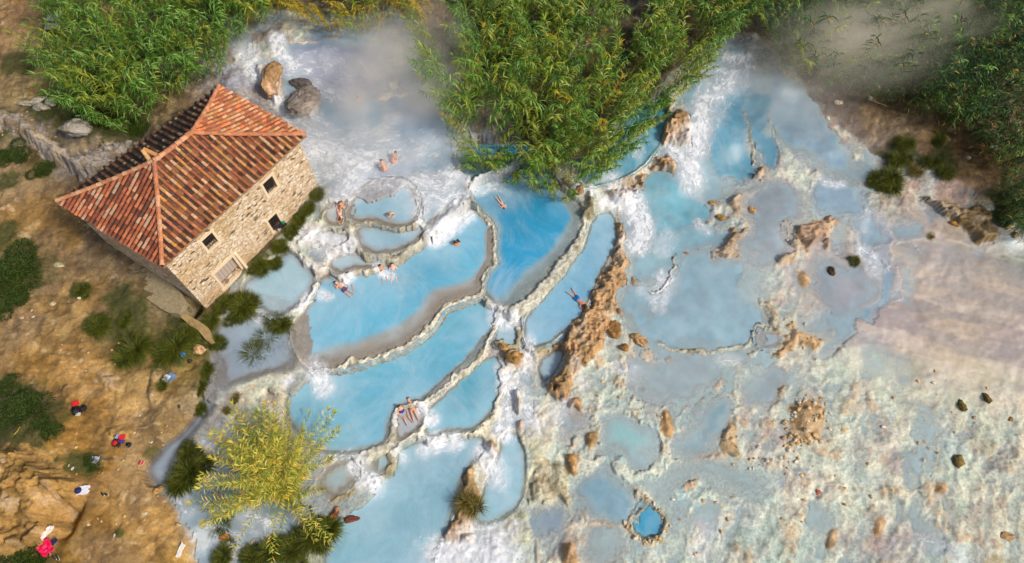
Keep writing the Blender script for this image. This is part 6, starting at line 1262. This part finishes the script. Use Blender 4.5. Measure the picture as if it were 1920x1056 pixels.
h = thing('sun_hat', 'round navy hat lying on the white towel', 'hat', (0, 0, 0)); put(h, 159, 924, 0, .1)
ellip('hat_crown', (0, 0, .03), (.12, .12, .11), fab(NAVY, 'hat'), h, cut=lambda c: c.z < -.1); ellip('hat_brim', (0, 0, .02), (.19, .18, .014), fab(NAVY, 'hat'), h)
def shoe(name, parent, c, ang, mat, L=.28):
    g = link(name, None) if False else None
    o = ellip(name, (c[0], c[1], .05), (.05, L/2, .05), mat, parent, rot=Euler((0, 0, ang)).to_quaternion()); s2 = ellip('sole', (c[0], c[1], .012), (.052, L/2+.01, .014), fab((220,220,215), 'sole'), o, rot=Euler((0, 0, ang)).to_quaternion()); return o
t = thing('shoes', 'pair of black shoes lying right of the white towel', 'shoes'); put(t, 198, 927, 50); m = fab(BLK, 'shoe'); shoe('shoe', t, (-.07, .05), 0, m); shoe('shoe', t, (.05, -.12), .3, m)
t = thing('shoes', 'pair of red sandals at the bank edge beside the channel', 'shoes'); put(t, 265, 869, -20); m = fab((200,30,50), 'sandal'); shoe('sandal', t, (-.07, 0), .2, m); shoe('sandal', t, (.08, .03), -.1, m)
tag(put(cloth('towel', .30, .85, fab((232,226,220)), 17, .06), 340, 1032, -12), 'narrow white towel on the ochre bank near the bottom edge', 'towel')
tag(put(cloth('beach_towel', .62, .62, fab((110,140,180)), 19, .06), 322, 710, -35), 'slate blue towel spread on the sandy bank spur', 'towel')
tag(put(cloth('shirt', .42, .46, fab(WHT), 21, .06), 317, 713, -20, .08), 'white shirt dropped on the slate blue towel', 'shirt')
t = thing('drawstring_bag', 'round bright blue drawstring bag among the yellowish tussocks', 'bag'); put(t, 345, 667, 0); ellip('bag_body', (0, 0, .16), (.19, .19, .17), fab((10,120,190), 'bag'), t); strap(t, [(0, .0, .32), (.1, .12, .3), (.2, .18, .1)], .012, fab((10,90,150), 'cord'), 'cord'); ellip('bag_mouth', (0, 0, .33), (.06, .06, .03), fab((10,90,150), 'cord'), t)
backpack(357,678,20,'small dark brown bag on the sandy bank right of the blue bag',(52,36,34),(80,60,50),.55)
backpack(337,763,10,'small dark grey pouch on the ochre bank by the channel',(64,56,60),(80,70,70),.4)
# heap at the lower left
tag(put(cloth('jacket', .95, .70, fab((226,20,84), 'jacket', .6), 23, .22), 103, 1030, -40, .02), 'big hot pink jacket heaped at the lower left corner', 'jacket')
tag(put(cloth('hood', .45, .25, fab((236,96,130), 'jacket', .6), 25, .12), 96, 1040, -35, .05), 'pale pink scarf lying at the end of the hot pink jacket', 'scarf')
tag(put(cloth('towel', .36, .85, fab((236,230,222)), 27, .14), 121, 1006, -38, .03), 'twisted white towel above the hot pink jacket', 'towel')
tag(put(cloth('trousers', .28, .40, fab(NAVY), 29, .1), 113, 1018, -40, .0), 'navy shorts between the pink jacket and the white towel', 'shorts')
backpack(129,996,-30,'small black bag with a long loop strap above the twisted white towel',BLK,(60,56,50),.55)
t = thing('shoes', 'pair of dark boots below the hot pink jacket', 'shoes'); put(t, 106, 1045, 30); m = fab((44,36,28), 'boot'); shoe('boot', t, (-.08, 0), .5, m, .34); shoe('boot', t, (.08, -.08), .2, m, .34)
x, y, z = on_ground(118, 1003)
# weathered white table half under the reeds
x, y = P(99, 38, 6.1); zt = zat(x, y); t = thing('white_table', 'white board topped table half hidden under the green reeds', 'table', (x, y, zt), R(4))
wt = simple_mat('worn_white_paint', rgb(232,222,208), .7, .08, 8, .3); wd2 = simple_mat('dark_brown_wood', rgb(56,34,24), .8, .2, 12, .4)
hh_ = 6.1-zt
rbox('table_top', (.15, .30, hh_), (.62, .32, .03), wt, t, .2, lump=0); rbox('table_top', (.10, -.52, hh_-.08), (.58, .32, .03), wt, t, .2, lump=0)
for sx in (-.45, .6):
    for sy in (-.75, .55): rbox('leg', (sx, sy, hh_/2-.06), (.04, .04, hh_/2-.06), wd2, t, .1, lump=0)
rbox('side_panel', (.1, -.86, hh_/2-.08), (.55, .02, hh_/2-.1), wd2, t, .1, lump=0)
# towel and clothes airing at the lower window
t = thing('hanging_clothes', 'dark clothes with a green tip hanging over the sill of the lower window', 'clothes', tuple(wp(6.8, 3.62, .1)))
og = wp(6.8, 3.62, .1)
def wcloth(name, u0, u1, z0, z1, o0, c, seed):
    n = 8; V = []; 
    for j in range(n+1):
        for i in range(n+1):
            u = u0+(u1-u0)*i/n+.03*math.sin(j*1.3+seed); z = z1+(z0-z1)*j/n; V.append(tuple(wp(u, z, o0+.05*math.sin(i*1.7+seed)+.12*math.sin(math.pi*j/n))-og))
    F = [(j*(n+1)+i, j*(n+1)+i+1, (j+1)*(n+1)+i+1, (j+1)*(n+1)+i) for j in range(n) for i in range(n)]
    link(name, mesh_np(name, V, F, None, True, [fab(c)]), t)
wcloth('cloth', 6.55, 6.95, 3.45, 3.95, .10, (26,24,30), 1); wcloth('cloth', 6.95, 7.35, 3.30, 3.75, .14, (20,20,24), 2); wcloth('cloth', 7.1, 7.28, 3.7, 3.95, .2, (10,130,90), 3); wcloth('cloth', 6.6, 6.75, 3.5, 3.7, .2, (180,170,160), 4)
# white blossoms of stone on the right bank
x, y, z = on_ground(1863, 277); t = thing('white_stones', 'cluster of three touching white stones on the brown bank at the right', 'stones', (x, y, z))
for k, (dx, dy) in enumerate(((-.16, .05), (.12, .1), (.02, -.14))): m_ = rock_mesh(300+k, .17, .15, .12, (240,234,222), 2, 'stone'); link('stone', m_, t, (dx, dy, .06))
# ================================================================== STEAM over the hot water
def steam(u, v, z, ru, rv, rz_, dens, col, thr, label, seed, rot=0):
    x, y = P(u, v, z); zc = y*sT-(z-CAM_H)*cT; k = zc/FPX
    m = bpy.data.materials.new('steam'); m.use_nodes = True; t = m.node_tree; t.nodes.clear(); out = t.nodes.new('ShaderNodeOutputMaterial')
    pv = t.nodes.new('ShaderNodeVolumePrincipled'); pv.inputs['Color'].default_value = (*col, 1); pv.inputs['Anisotropy'].default_value = .1
    tc = t.nodes.new('ShaderNodeTexCoord'); ln = nd(t, 'ShaderNodeVectorMath', operation='LENGTH'); t.links.new(tc.outputs['Object'], ln.inputs[0])
    n = noise_n(t, 1.7, 5, .62, .8); mp_ = nd(t, 'ShaderNodeMapping'); mp_.inputs['Location'].default_value = (seed, seed*.7, 0); t.links.new(tc.outputs['Object'], mp_.inputs[0]); t.links.new(mp_.outputs[0], n.inputs['Vector'])
    fall = ramp(t, ln.outputs['Value'], .0, .97, 1, 0); d = math_n(t, 'MULTIPLY', fall, ramp(t, n.outputs[0], thr, thr+.4)); t.links.new(math_n(t, 'MULTIPLY', d, dens), pv.inputs['Density']); t.links.new(pv.outputs[0], out.inputs['Volume'])
    bm = bmesh.new(); bmesh.ops.create_icosphere(bm, subdivisions=3, radius=1); me = bpy.data.meshes.new('steam'); bm.to_mesh(me); bm.free(); me.materials.append(m)
    tag(link('steam', me, None, (x, y, z), (0, 0, R(rot)), (ru*k, rv*k*1.1, rz_)), label, 'steam', kind='stuff')
steam(745,130,7.0,175,210,2.8,1.15,(1,.95,.89),.34,'warm grey steam drifting over the upper pools and reeds',3,-20)
steam(700,260,5.4,280,180,1.4,.8,(.97,.97,.99),.36,'thin white steam lying on the misty upper pools',8)
steam(1620,70,7.0,330,150,2.8,.62,(.99,.93,.80),.34,'beige steam blowing over the reeds at the top right',12,14)
steam(1500,200,5.0,200,120,1.6,.4,(.96,.93,.90),.36,'thin steam along the brown bank at the top right',15,-25)
steam(560,830,4.0,90,80,1.6,.20,(.95,.93,.90),.34,'faint steam behind the pale yellow reeds',20)
steam(1790,20,7.0,160,90,2.0,.4,(.97,.93,.70),.36,'yellowish steam tail over the thicket at the top right',31,10)
steam(1380,560,3.2,330,230,1.2,.10,(.98,.98,1.0),.34,'very thin vapour lying over the large right pool',37,20)
